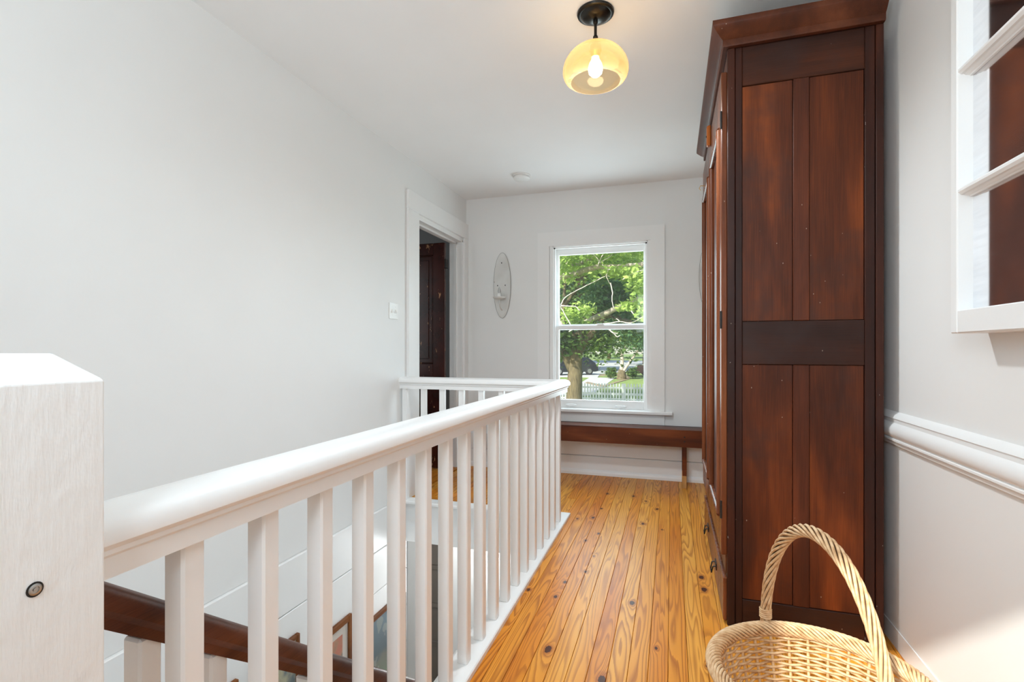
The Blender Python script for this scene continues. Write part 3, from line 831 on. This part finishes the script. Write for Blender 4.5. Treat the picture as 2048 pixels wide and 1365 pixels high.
ceiling_lamp(-.307, 2.138, 'ceiling lamp with amber glass dome shade on a short black stem', 56)

# ------------------------------------------------------------------ mirror made like a window frame, on the right wall
mr = thing('window_mirror', (XR, 1.2, 1.14), 'white window-frame mirror with deep horizontal muntins on the right wall', 'mirror')
fx0, fx1, my0, my1, mz0, mz1 = .709, XR, .66, 1.632, 1.143, 2.215
MB().box(fx0, fx1, my1-.032, my1, mz0, mz1, .003).build('frame_stile', M['trim'], mr)
MB().box(fx0, fx1, my0, my0+.032, mz0, mz1, .003).build('frame_stile', M['trim'], mr)
MB().box(fx0, fx1, my0+.032, my1-.032, mz0, 1.203, .003).build('frame_rail', M['trim'], mr)
MB().box(fx0, fx1, my0+.032, my1-.032, 2.15, mz1, .003).build('frame_rail', M['trim'], mr)
mp = [(.743, -.016), (.743, .016), (.737, .016), (.735, .013), (.727, .012), (.724, .009), (.717, .009), (.711, .003), (.711, -.003), (.717, -.009), (.724, -.009), (.727, -.012), (.735, -.013), (.737, -.016)]
for z in (1.513, 1.826):
    MB().prism([(x_, z+h) for x_, h in mp], 'y', my0+.032, my1-.032).build('muntin', M['trim'], mr, 'auto')
ymid = (my0+my1)/2
for z0, z1 in ((1.203, 1.495), (1.531, 1.808), (1.844, 2.15)):
    MB().prism([(x_, ymid+h) for x_, h in mp], 'z', z0, z1).build('muntin', M['trim'], mr, 'auto')
for y0, y1 in ((my0+.03, ymid), (ymid, my1-.03)):
    for z0, z1 in ((1.20, 1.513), (1.513, 1.826), (1.826, 2.152)):
        MB().box(.7435, .748, y0, y1, z0, z1).build('pane', M['mirror'], mr)
MB().box(.749, fx1, my0+.03, my1-.03, 1.2, 2.152).build('backing', M['subfloor'], mr)

# ------------------------------------------------------------------ wicker basket
bk = thing('basket', (.343, 1.413, 0), 'natural woven wicker basket with tall twisted hoop handle', 'basket')
BC = Vector((.348, 1.412)); ra, rb_ = .243, .226; zr = .287
B0 = Vector((.262, 1.650)); E0 = Vector((.424, 1.176))
def ring(t, k=1.0, z=0.0, extra=0.0):
    return Vector((BC.x + (ra*k+extra)*math.cos(t), BC.y + (rb_*k+extra)*math.sin(t), z))
def twisted(center, radius, ns, sr_, turns, closed, n, name, sq=1.0):
    """ns separate strands laid in a helix round a centre line"""
    pts = [center(i/n) for i in range(n if closed else n+1)]
    for s_ in range(ns):
        path = []
        m_ = len(pts)
        for i in range(m_):
            a_ = pts[(i+1) % m_] if closed else pts[min(i+1, m_-1)]
            b_ = pts[i-1] if (closed or i > 0) else pts[0]
            t = (a_-b_).normalized(); up = Vector((0,0,1))
            if abs(t.z) > .95: up = Vector((.34, -.94, 0)).normalized()
            ref = REF if REF is not None else up
            u = (ref - t*ref.dot(t)).normalized(); v = t.cross(u)
            ph = 2*PI*(s_/ns + turns*i/n)
            rr_ = radius(i/n) if callable(radius) else radius
            path.append(pts[i] + u*(rr_*math.cos(ph)) + v*(rr_*math.sin(ph)))
        MB().tube(path, sr_, 6, closed).build(name, M['wicker'], bk, True)
REF = Vector((0,0,1))
twisted(lambda f: ring(2*PI*f, 1.0, zr), .0165, 10, .0039, 10, True, 220, 'rim_strand')
MB().tube([ring(2*PI*i/80, 1.0, zr) for i in range(80)], .0140, 8, True).build('rim_core', M['wicker_gap_shade'], bk, True)
def handle(f):
    t = PI*f; c_ = math.cos(t); p = .97
    c_ = math.copysign(abs(c_)**p, c_); s_ = max(0, math.sin(t))**p
    xy = (B0+E0)/2 + (B0-E0)/2*c_*.97
    return Vector((xy.x, xy.y, .275 + .367*s_))
REF = Vector((-.947, -.323, 0)).normalized()
twisted(handle, lambda f: .0105 + .003*math.sin(PI*min(1, f*1.1)), 8, .0038, 3.6, False, 150, 'handle_strand')
MB().tube([handle(i/60) for i in range(61)], .0085, 8).build('handle_core', M['wicker_gap_shade'], bk, True)
for f in (.03, .97):
    c = handle(f)
    for k in range(5):
        MB().lathe([(.0155,-.003),(.0175,0),(.0155,.003),(.0145,0),(.0155,-.003)], (c.x, c.y, c.z-.012+.0058*k+.012), 18).build('handle_binding', M['wicker'], bk, 'auto')
H = .27
def wall_k(z): return .74 + .26*(z/H)**.8
NS = 30
for i in range(NS):
    t = 2*PI*i/NS
    path = [ring(t, wall_k(z)-.012, z+.012) for z in (0, .05, .1, .15, .2, .25, H)]
    MB().tube(path, .0042, 6).build('stake', M['wicker'], bk, True)
wv = MB(); rows = 31
for r_ in range(rows):
    z = .012 + (H-.012)*r_/rows; pts = []
    for i in range(NS*4):
        t = 2*PI*i/(NS*4)
        off = .0056*math.cos(PI*(i/4.0) + PI*(r_ % 2))
        p_ = ring(t, wall_k(z)-.012, z+.012+.0012*math.sin(5*t+r_), off)
        pts.append(p_)
    wv.tube(pts, .0036, 5, True)
wv.build('weave', M['wicker'], bk, True, kind='stuff')
bt = MB().lathe([(.0001,.004),(.98,.004),(1.0,.010),(.98,.016),(.0001,.016)], (BC.x, BC.y, 0), 40, 'z', ra*.735, rb_*.735).build('bottom', M['wicker'], bk)

# ------------------------------------------------------------------ framed pictures on the stair wall
def art(name, kind):
    m = N(name); p = m.obj()
    n = m.noise(p, 6, 3, .6); n2 = m.noise(m.scale(p, (1, 1, 3)), 11, 3)
    if kind == 'portrait': c = m.ramp(n, [(.36, sr(70, 68, 62)), (.44, sr(196, 130, 92)), (.55, sr(214, 104, 72)), (.68, sr(206, 150, 108))], 'EASE')
    elif kind == 'landscape':
        sx = m.n('SeparateXYZ'); m.l(p, sx.inputs[0])
        g = m.math('ADD', m.math('MULTIPLY', sx.outputs[2], 1.0), m.math('MULTIPLY', n2, .12))
        c = m.ramp(m.math('ADD', g, 1.25), [(.12, sr(92, 70, 40)), (.24, sr(110, 122, 92)), (.36, sr(120, 112, 100)), (.40, sr(62, 76, 92)), (.60, sr(92, 112, 128))])
        c = m.mix(m.math('MULTIPLY', m.math('GREATER_THAN', n, .60), .5), c, sr(176, 172, 164))
    else: c = m.ramp(n, [(.35, sr(60, 82, 96)), (.5, sr(190, 176, 140)), (.65, sr(150, 110, 70))])
    m.col(c).set(Roughness=.3)
    return m.m
M['mat_board'] = plain('pale_pink_mat', sr(226, 206, 198), .7)
M['black_frame'] = plain('black_frame', (.025, .024, .022), .35)
def picture(label, y0, y1, z1, h, frame, artm, fw=.035, matw=0.0):
    px = XL + .016
    t = thing('framed_picture', (px, (y0+y1)/2, z1-h), label, 'picture', 'framed pictures down the stair wall')
    z0 = z1-h
    f = MB().box(px, px+.022, y0, y0+fw, z0, z1, .003).box(px, px+.022, y1-fw, y1, z0, z1, .003).box(px, px+.022, y0+fw, y1-fw, z0, z0+fw, .003).box(px, px+.022, y0+fw, y1-fw, z1-fw, z1, .003).build('frame', frame, t)
    if matw:
        MB().box(px, px+.010, y0+fw, y1-fw, z0+fw, z1-fw).build('mat_board', M['mat_board'], t)
    q = fw+matw
    MB().box(px, px+.0115, y0+q, y1-q, z0+q, z1-q).build('print', artm, t)
    MB().box(px+.014, px+.016, y0+fw, y1-fw, z0+fw, z1-fw).build('glass', M['pane'], t)
M['art1'] = art('faded_print', 'plain'); M['art2'] = art('warm_portrait_print', 'portrait'); M['art3'] = art('figures_in_grass_print', 'landscape')
picture('brown framed picture highest on the stair wall, mostly hidden by the dark handrail', 1.40, 1.765, -.364, .45, M['picframe'], M['art1'], .03, .04)
picture('dark framed picture just above the dark handrail, second down the stair wall', 1.86, 2.152, -.366, .40, M['picframe'], M['art1'], .022, .0)
picture('wood framed picture with pale mat and reddish portrait on the stair wall', 2.22, 2.60, -.489, .52, M['picframe'], M['art2'], .034, .05)
picture('wood framed blue and green picture with pale figures on the stair wall', 2.70, 3.14, -.635, .60, M['picframe'], M['art3'], .03, 0)
picture('narrow black framed picture lowest on the stair wall below the landing edge', 3.165, 3.245, -.656, .62, M['black_frame'], M['art1'], .012, 0)

# ------------------------------------------------------------------ outside
def gz(y):
    K = [(-20, -2.7), (4, -2.7), (20, -2.25), (28, -1.73), (40, -1.12), (60, -1.16), (400, -1.16)]
    for (a0, z0), (a1, z1) in zip(K[:-1], K[1:]):
        if y <= a1: return z0 + (z1-z0)*(y-a0)/(a1-a0)
    return -1.16
def ground_mat(name, c1, c2, sc):
    m = N(name); n = m.noise(m.pos(), sc, 4, .7); n2 = m.noise(m.pos(), sc*.12, 2)
    m.col(m.mix(m.math('MULTIPLY', n2, .5), m.ramp(n, [(.3, c1), (.7, c2)]), c2)).set(Roughness=.9)
    m.bump(n, .6, .05)
    return m.m
M['lawn'] = ground_mat('lawn_grass', sr(88, 112, 52), sr(150, 168, 92), 3)
M['road'] = ground_mat('pale_asphalt', sr(176, 176, 172), sr(206, 205, 200), 4)
M['leaf_litter'] = ground_mat('leaf_litter', sr(130, 108, 82), sr(168, 150, 120), 5)
g = MB(); ylist = [4.6, 12, 20, 28, 34, 40, 60, 120, 260]; xw = [-90, -12, 12, 90]
g.add([(x, y, gz(y)) for y in ylist for x in xw], [(r_*4+c_, r_*4+c_+1, r_*4+c_+5, r_*4+c_+4) for r_ in range(len(ylist)-1) for c_ in range(3)])
g.build('lawn', M['lawn'], kind='structure')
def patch(name, pts, mat, h):
    q = MB(); n = len(pts)
    q.add([(x, y, gz(y)+h) for x, y in pts] + [(x, y, gz(y)-.05) for x, y in pts], [tuple(range(n))] + [(i, (i+1) % n, n+(i+1) % n, n+i) for i in range(n)])
    return q.build(name, mat, kind='structure')
patch('driveway', [(-26, 40.2), (-5.6, 40.2), (-6.2, 46), (-4.6, 52), (4, 56), (30, 58), (30, 100), (-40, 110)], M['road'], .03)
patch('driveway_verge', [(-6.4, 29.5), (-4.6, 30), (-4.2, 40), (-6.2, 40)], M['road'], .02)
patch('leaf_bed', [(-5.9, 36), (-4.4, 34), (-3.0, 39.5), (-4.0, 47), (-6.0, 45)], M['leaf_litter'], .05)

# bark and leaves
def bark(name, c1, c2):
    m = N(name); n = m.noise(m.scale(m.pos(), (6, 6, 1.2)), 3, 4, .7)
    m.col(m.ramp(n, [(.3, c1), (.7, c2)])).set(Roughness=.9); m.bump(n, .8, .04)
    return m.m
M['bark'] = bark('olive_brown_bark', sr(74, 64, 46), sr(132, 118, 86))
M['pale_bark'] = bark('pale_grey_bark', sr(160, 146, 128), sr(214, 200, 184))
M['dead_twig'] = plain('bleached_twig', sr(232, 216, 204), .8)
def leafm(name, cs):
    m = N(name); t = m.t
    n = m.noise(m.pos(), 1.3, 2); n2 = m.noise(m.pos(), 9, 1)
    c = m.ramp(m.math('ADD', m.math('MULTIPLY', n, .6), m.math('MULTIPLY', n2, .4)), [(.3, cs[0]), (.5, cs[1]), (.68, cs[2])])
    m.col(c).set(Roughness=.55); m.b.inputs['Specular IOR Level'].default_value = .25
    tl = m.n('BsdfTranslucent'); m.l(c, tl.inputs[0])
    mx = m.n('MixShader'); mx.inputs[0].default_value = .35
    m.l(m.b.outputs[0], mx.inputs[1]); m.l(tl.outputs[0], mx.inputs[2]); m.l(mx.outputs[0], m.out.inputs[0])
    return m.m
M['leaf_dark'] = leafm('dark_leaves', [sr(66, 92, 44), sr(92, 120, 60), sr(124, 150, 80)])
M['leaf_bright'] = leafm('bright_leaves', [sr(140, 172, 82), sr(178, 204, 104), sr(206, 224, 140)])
M['leaf_blue'] = leafm('blue_green_leaves', [sr(70, 104, 66), sr(98, 136, 88), sr(128, 160, 108)])
RNG = np.random.default_rng(11)
def leaves(name, P, size, mat, parent, flat=.55, label=None):
    """one leaf (two folded triangles) at every point"""
    n = len(P)
    d = RNG.normal(size=(n, 3)); d[:, 2] = d[:, 2]*flat - .15; d /= np.linalg.norm(d, axis=1)[:, None]
    up = RNG.normal(size=(n, 3))*.55 + np.array([0, -.25, 1.0])
    sdv = np.cross(d, up); sdv /= np.linalg.norm(sdv, axis=1)[:, None]
    nr = np.cross(sdv, d)
    L = size*RNG.uniform(.7, 1.3, n)[:, None]
    a = P - d*L*.5; tip = P + d*L*.5
    l = P - d*L*.05 + sdv*L*.30 + nr*L*.07; r_ = P - d*L*.05 - sdv*L*.30 + nr*L*.07
    V = np.stack([a, l, tip, r_], 1).reshape(-1, 3)
    base = np.arange(n)*4
    T = np.stack([base, base+2, base+1, base, base+3, base+2], 1).reshape(-1)
    me = bpy.data.meshes.new(name)
    me.vertices.add(4*n); me.vertices.foreach_set('co', V.astype(np.float32).ravel())
    me.loops.add(6*n); me.loops.foreach_set('vertex_index', T.astype(np.int32))
    me.polygons.add(2*n); me.polygons.foreach_set('loop_start', (np.arange(2*n)*3).astype(np.int32)); me.polygons.foreach_set('loop_total', np.full(2*n, 3, np.int32))
    me.update(calc_edges=True); me.validate()
    me.materials.append(mat)
    o = bpy.data.objects.new(name, me); COL.objects.link(o); par(o, parent)
    tag(o, label, kind='stuff')
    return o
def cloud(c, r, n, clumps=60, clump_r=.35, shell=.55):
    """leaf points gathered in clumps inside an ellipsoid"""
    c = np.array(c); r = np.array(r)
    q = RNG.normal(size=(clumps, 3)); q /= np.linalg.norm(q, axis=1)[:, None]
    q *= RNG.uniform(shell, 1.0, clumps)[:, None]
    q = c + q*r
    i = RNG.integers(0, clumps, n)
    cr_ = np.minimum(r.min()*clump_r, 1e9)
    return q[i] + RNG.normal(size=(n, 3))*cr_*np.array([1, 1, .55])
def along(pts, n, spread):
    P = np.array(pts); k = RNG.integers(0, len(P)-1, n); f = RNG.uniform(0, 1, n)[:, None]
    return P[k]*(1-f) + P[k+1]*f + RNG.normal(size=(n, 3))*np.array(spread)
def wob(pts, sub=5, amp=.03, seed=0):
    """smooth curve through the points, with a little wander"""
    r_ = random.Random(seed); V = [Vector(p) for p in pts]; out = []
    for i in range(len(V)-1):
        p0, p1, p2, p3 = V[max(i-1, 0)], V[i], V[i+1], V[min(i+2, len(V)-1)]
        for j in range(sub):
            t = j/sub
            q = .5*((2*p1) + (p2-p0)*t + (2*p0-5*p1+4*p2-p3)*t*t + (3*p1-p0-3*p2+p3)*t**3)
            out.append(q + Vector((r_.uniform(-amp, amp), r_.uniform(-amp, amp), r_.uniform(-amp, amp)))*(0 if j == 0 else .6))
    out.append(V[-1])
    return out
def limb(name, pts, r0, r1, mat, parent, seed=0, amp=.03, n=7):
    P = wob(pts, 5, amp, seed); k = len(P)
    return MB().tube(P, [r0 + (r1-r0)*i/(k-1) for i in range(k)], n).build(name, mat, parent, True)

# the big tree in front of the fence, its limbs reaching back towards the house
TX, TY = -3.72, 20.0
t1 = thing('shade_tree', (TX, TY, gz(TY)), 'large shade tree with thick furrowed trunk left of the picket fence', 'tree')
limb('trunk', [(TX, TY, gz(TY)-.1), (TX-.02, TY, -1.2), (TX+.02, TY, -.2), (TX+.05, TY, .8), (TX+.25, TY, 2.6), (TX+.3, TY, 5.5)], .36, .22, M['bark'], t1, 1, .02, 12)
limb('branch', [(TX-.05, TY, .2), (TX-1.0, TY-.4, 2.2), (TX-2.2, TY-1, 4.2)], .18, .07, M['bark'], t1, 2)
limb('branch', [(TX+.1, TY, .9), (TX+1.3, TY-.6, 2.4), (TX+2.6, TY-1.6, 3.8)], .15, .06, M['bark'], t1, 3)
# long pale limbs nearer the house, each point cast from an image pixel to an assumed depth
def at(px, py, y):  # image pixel followed along its camera ray to the given depth
    u = (px-1024)/1006.0; th = math.atan(319/1006.0); c_, s_ = math.cos(th), math.sin(th)
    dx, dy, dz = -s_+u*c_, c_+u*s_, (700-py)/1006.0
    return (dx*y/dy, y, 1.1+dz*y/dy)
Lm = {
 'a': [at(1085, 566, 12.5), at(1118, 555, 12), at(1150, 547, 11.7), at(1195, 534, 11.4), at(1240, 534, 11), at(1288, 528, 10.8), at(1350, 515, 10.6)],
 'b': [at(1150, 652, 13), at(1190, 636, 12.4), at(1230, 618, 12), at(1265, 606, 11.8), at(1290, 592, 11.5), at(1350, 560, 11)],
 'c': [at(1100, 520, 12), at(1150, 530, 11.8), at(1180, 518, 11.6), at(1215, 508, 11.4), at(1270, 500, 11.2)],
}
limb('branch', Lm['a'], .075, .05, M['pale_bark'], t1, 4, .02)
limb('branch', Lm['b'], .07, .06, M['pale_bark'], t1, 5, .02)
limb('branch', Lm['c'], .05, .03, M['pale_bark'], t1, 6, .02)
limb('branch', [at(1168, 650, 13.5), at(1180, 628, 13.2), at(1230, 634, 12.9), at(1262, 645, 12.6)], .08, .05, M['bark'], t1, 7, .02)
limb('branch', [at(1126, 650, 13), at(1128, 600, 13), at(1132, 555, 13.2)], .045, .04, M['bark'], t1, 8, .02)
limb('branch', [at(1128, 612, 13), at(1145, 590, 13), at(1160, 575, 13.1)], .05, .03, M['bark'], t1, 9, .02)
limb('branch', [at(1122, 652, 12.2), at(1130, 634, 12.2), at(1142, 632, 12.2), at(1147, 652, 12.2)], .07, .07, M['pale_bark'], t1, 10, .01)
for i, tw in enumerate([
    [(1142, 652), (1128, 626), (1122, 612), (1132, 594), (1160, 578), (1190, 563), (1212, 552), (1220, 554)],
    [(1122, 612), (1138, 613), (1152, 614), (1158, 621), (1160, 620)],
    [(1190, 650), (1218, 647), (1240, 644), (1262, 646), (1286, 634)],
    [(1240, 644), (1236, 640), (1232, 638)], [(1218, 660), (1228, 668), (1234, 674), (1240, 671)], [(1218, 656), (1225, 666), (1236, 667)],
    [(1138, 664), (1150, 657), (1158, 652)], [(1221, 566), (1225, 585), (1224, 602), (1228, 618)], [(1217, 540), (1213, 552), (1220, 568)], [(1195, 533), (1202, 516), (1214, 498)], [(1200, 526), (1222, 512), (1226, 500)], [(1205, 530), (1213, 538), (1230, 540)],
    [(1262, 622), (1270, 632), (1278, 636)], [(1245, 560), (1270, 546), (1288, 540)], [(1170, 500), (1190, 512), (1200, 526)]]):
    limb('twig', [at(px, py, 11.0 - .02*i) for px, py in tw], .013, .007, M['dead_twig'], t1, 20+i, .008, 5)
# foliage of the big tree: drooping crown and bright sprays near the house
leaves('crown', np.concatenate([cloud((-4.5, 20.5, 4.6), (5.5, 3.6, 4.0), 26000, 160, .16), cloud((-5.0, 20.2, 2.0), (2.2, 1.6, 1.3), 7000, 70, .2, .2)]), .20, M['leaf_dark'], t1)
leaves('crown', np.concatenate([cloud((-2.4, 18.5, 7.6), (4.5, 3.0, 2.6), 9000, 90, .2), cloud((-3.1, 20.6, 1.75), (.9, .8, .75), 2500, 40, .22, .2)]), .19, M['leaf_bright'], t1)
sp = np.concatenate([along(Lm['a'], 420, (.35, .25, .12)) + np.array([0, .7, .06]), along(Lm['c'], 900, (.3, .3, .16)) + np.array([0, .6, .05]),
    along([at(1118, 498, 11), at(1200, 500, 11), at(1290, 498, 11)], 1500, (.3, .5, .13)), along([at(1270, 560, 11), at(1292, 590, 11), at(1284, 640, 11)], 420, (.12, .4, .14)),
    along([at(1212, 545, 11), at(1250, 545, 11), at(1290, 560, 11)], 380, (.15, .3, .06)), along([at(1240, 615, 11.4), at(1262, 612, 11.4), at(1282, 615, 11.3)], 200, (.1, .2, .05)),
    along([at(1130, 632, 11.6), at(1150, 628, 11.6), at(1180, 618, 11.8)], 380, (.12, .3, .09)), along([at(1120, 520, 11.2), at(1130, 545, 11.2)], 260, (.14, .3, .10)), along([at(1150, 650, 12), at(1175, 648, 12)], 120, (.1, .2, .05))])
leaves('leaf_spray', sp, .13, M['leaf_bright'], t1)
sp = np.concatenate([along([at(1185, 580, 13), at(1230, 572, 13), at(1262, 580, 13)], 700, (.25, .4, .08)), along([at(1190, 600, 13.4), at(1240, 596, 13.2)], 420, (.3, .4, .10)), along([at(1190, 618, 13), at(1200, 615, 13), at(1215, 618, 13)], 260, (.15, .3, .08)), along([at(1240, 628, 13), at(1285, 625, 13)], 300, (.2, .3, .10))])
leaves('leaf_spray', sp, .15, M['leaf_blue'], t1)

# trees behind
def back_tree(name, label, x, y, h, rx, rz, zlow, mat, n, size, tr=.25, grp='trees beyond the road'):
    t = thing(name, (x, y, gz(y)), label, 'tree', grp)
    limb('trunk', [(x, y, gz(y)-.1), (x+.1, y, gz(y)+h*.3), (x-.1, y, gz(y)+h*.7)], tr, tr*.5, M['bark'], t, int(abs(x*10)), .05, 8)
    zc_ = (zlow + gz(y)+h)/2
    leaves('crown', cloud((x, y, zc_), (rx, rx*.8, (gz(y)+h-zlow)/2), n, 130, .2, .35), size, mat, t)
    return t
back_tree('leafy_tree', 'dense dark green tree behind the shade tree trunk', -9.5, 52, 15, 6.5, 6, .2, M['leaf_dark'], 9000, .45)
back_tree('leafy_tree', 'blue-green leafy tree across the road behind the small forked tree', -3.8, 76, 22, 7.2, 8, .3, M['leaf_blue'], 11000, .6)
back_tree('leafy_tree', 'broad dark tree across the road at the right edge of the window view', 9.5, 70, 20, 6.5, 8, .5, M['leaf_dark'], 9000, .6)
back_tree('leafy_tree', 'tall dark tree far behind the parked car', -22, 78, 24, 8, 9, .4, M['leaf_dark'], 9000, .7)
back_tree('leafy_tree', 'distant green tree filling the gap beyond the road', -15, 128, 34, 13, 12, 1.2, M['leaf_blue'], 9000, 1.1, .5)
back_tree('leafy_tree', 'distant olive green tree behind the right-hand trees', 12, 122, 32, 12, 12, 1.5, M['leaf_dark'], 8000, 1.1, .5)

# the small forked tree with the stump-like base, and the shrub round it
sx_, sy_ = -3.66, 39.3
t2 = thing('forked_tree', (sx_, sy_, gz(sy_)), 'small forked tree with swollen base beside the round shrub', 'tree')
limb('trunk', [(sx_, sy_, gz(sy_)-.1), (sx_, sy_, gz(sy_)+.35), (sx_+.02, sy_, gz(sy_)+.7)], .42, .22, M['bark'], t2, 31, .06, 9)
limb('branch', [(sx_-.02, sy_, gz(sy_)+.5), (sx_+.05, sy_, gz(sy_)+1.3), (sx_+.02, sy_, gz(sy_)+2.3)], .17, .11, M['pale_bark'], t2, 32, .02, 8)
limb('branch', [(sx_+.05, sy_, gz(sy_)+.5), (sx_+.55, sy_, gz(sy_)+1.2), (sx_+1.3, sy_, gz(sy_)+2.3)], .12, .07, M['pale_bark'], t2, 33, .02, 8)
leaves('crown', cloud((sx_+.4, sy_, gz(sy_)+4.2), (2.8, 2.2, 2.0), 5000, 80, .2, .3), .26, M['leaf_blue'], t2)
for (dx, dy, r_, lb) in ((-.82, .2, .55, 'round dark shrub left of the forked tree base'), (.84, .3, .60, 'round dark shrub right of the forked tree base')):
    t = thing('shrub', (sx_+dx, sy_+dy, gz(sy_)), lb, 'shrub', 'shrubs at the forked tree')
    limb('stem', [(sx_+dx, sy_+dy, gz(sy_)-.05), (sx_+dx, sy_+dy, gz(sy_)+r_)], .04, .02, M['bark'], t, 40, .02, 6)
    leaves('foliage', cloud((sx_+dx, sy_+dy, gz(sy_)+r_*.85), (r_*.8, r_*.8, r_*.7), 1600, 40, .22, .2), .13, M['leaf_dark'], t)

# picket fence
pf = thing('picket_fence', (-2.5, 28, gz(28)), 'long white picket fence with pointed pickets beyond the big trunk', 'fence')
M['fence'] = paint('weathered_white_paint', (.72, .75, .72), .7, .2)
zf = gz(28); fx = -7.6
pk = MB().prism([(-.04, .03), (.04, .03), (.04, .93), (0, 1.0), (-.04, .93)], 'y', 27.96, 27.98).build('picket', M['fence'], pf)
pk.location = (fx, 0, zf)
n_p = 72
for k in range(1, n_p): inst(pk, 'picket', (.1575*k, 0, 0), pf)
x_end = fx + .1575*(n_p-1)
for z0, z1 in ((.70, .79), (.34, .46), (.08, .17)):
    MB().box(fx-.05, x_end+.05, 27.98, 28.02, zf+z0, zf+z1).build('fence_rail', M['fence'], pf)
for k in range(5):
    xx = -3.0 + 2.52*(k-1.8)
    MB().box(xx-.07, xx+.07, 27.93, 28.05, zf-.1, zf+.98, .01).build('post', M['fence'], pf)

# parked cars
def car(name, label, x, y, rz, c, L=4.6, Wd=1.85, Hh=1.55):
    z = gz(y) + .03
    t = thing(name, (x, y, z), label, 'car', 'parked cars')
    rot = Matrix.Rotation(rz, 4, 'Z'); T_ = Matrix.Translation((x, y, z)) @ rot
    cp = N(label[:12].replace(' ', '_')); cp.col(c).set(Roughness=.25); cp.b.inputs['Coat Weight'].default_value = .6
    dk = M['car_glass']; ty = M['tyre']
    def put(mb, nm, mat, par_=t, sm=False):
        mb.v = [tuple(T_ @ Vector(v_)) for v_ in mb.v]
        return mb.build(nm, mat, par_, sm)
    body = [(-L/2, .35), (-L/2, .75), (-L/2+.1, .9), (-L/2+.9, .98), (L/2-.3, .98), (L/2, .85), (L/2, .35), (L/2-.3, .28), (-L/2+.3, .28)]
    put(MB().prism([(a_, b_) for a_, b_ in body], 'y', -Wd/2, Wd/2), 'body', cp.m)
    cab = MB(); n0 = len(cab.v)
    A = [(-L/2+1.0, .98), (-L/2+1.75, Hh-.04), (L/2-.9, Hh), (L/2-.15, .98)]
    V = [(a_, -Wd/2+.06, b_) if b_ < 1 else (a_, -Wd/2+.26, b_) for a_, b_ in A] + [(a_, Wd/2-.06, b_) if b_ < 1 else (a_, Wd/2-.26, b_) for a_, b_ in A]
    cab.convex(V, [(0,1,2,3),(4,5,6,7),(0,1,5,4),(1,2,6,5),(2,3,7,6),(3,0,4,7)])
    put(cab, 'windows', dk)
    put(MB().box(-L/2+1.72, L/2-.86, -Wd/2+.24, Wd/2-.24, Hh-.06, Hh+.01, .01), 'roof', cp.m)
    for wx in (-L/2+.85, L/2-.85):
        for sy in (-1, 1):
            wh = put(MB().lathe([(.0001,-.11),(.30,-.11),(.34,-.08),(.34,.08),(.30,.11),(.0001,.11)], (wx, sy*(Wd/2-.09), .34), 20, 'y'), 'wheel', ty, t, 'auto')
            put(MB().lathe([(.0001,-.115),(.19,-.115),(.20,-.108),(.0001,-.108)] if sy < 0 else [(.0001,.115),(.19,.115),(.20,.108),(.0001,.108)], (wx, sy*(Wd/2-.09), .34), 16, 'y'), 'hubcap', M['steel'], wh)
    for sy in (-1, 1):
        put(MB().box(-L/2-.01, -L/2+.06, sy*.62-.16, sy*.62+.16, .68, .80, .01), 'headlight', M['plate'], t)
        put(MB().box(L/2-.05, L/2+.01, sy*.66-.14, sy*.66+.14, .70, .86, .01), 'tail_light', M['tail'], t)
    put(MB().box(-L/2-.02, -L/2+.01, -.26, .26, .42, .54, .003), 'number_plate', M['plate'], t)
M['car_glass'] = plain('dark_car_glass', (.02, .022, .025), .1)
M['tyre'] = plain('tyre_rubber', (.025, .025, .026), .8)
M['tail'] = plain('tail_light_red', (.35, .02, .02), .3)
car('parked_car', 'dark car parked behind the big tree trunk', -8.5, 43.6, R(38), (.02, .022, .03))
car('parked_car', 'dark red car at the right edge of the window view', -.6, 43.5, R(8), (.10, .03, .03))

# overhead wires
for i, (a_, b_) in enumerate((((-8, 47, 1.7), (10, 40, .75)), ((-8, 47.5, .95), (10, 42, 1.35)))):
    P = [Vector(a_).lerp(Vector(b_), f/16) - Vector((0, 0, .25*math.sin(PI*f/16))) for f in range(17)]
    MB().tube(P, .016, 5).build('overhead_wire', M['dead_twig'], None, True, None, ('upper' if i == 0 else 'lower') + ' pale overhead wire crossing in front of the far trees', 'wire', 'overhead wires')
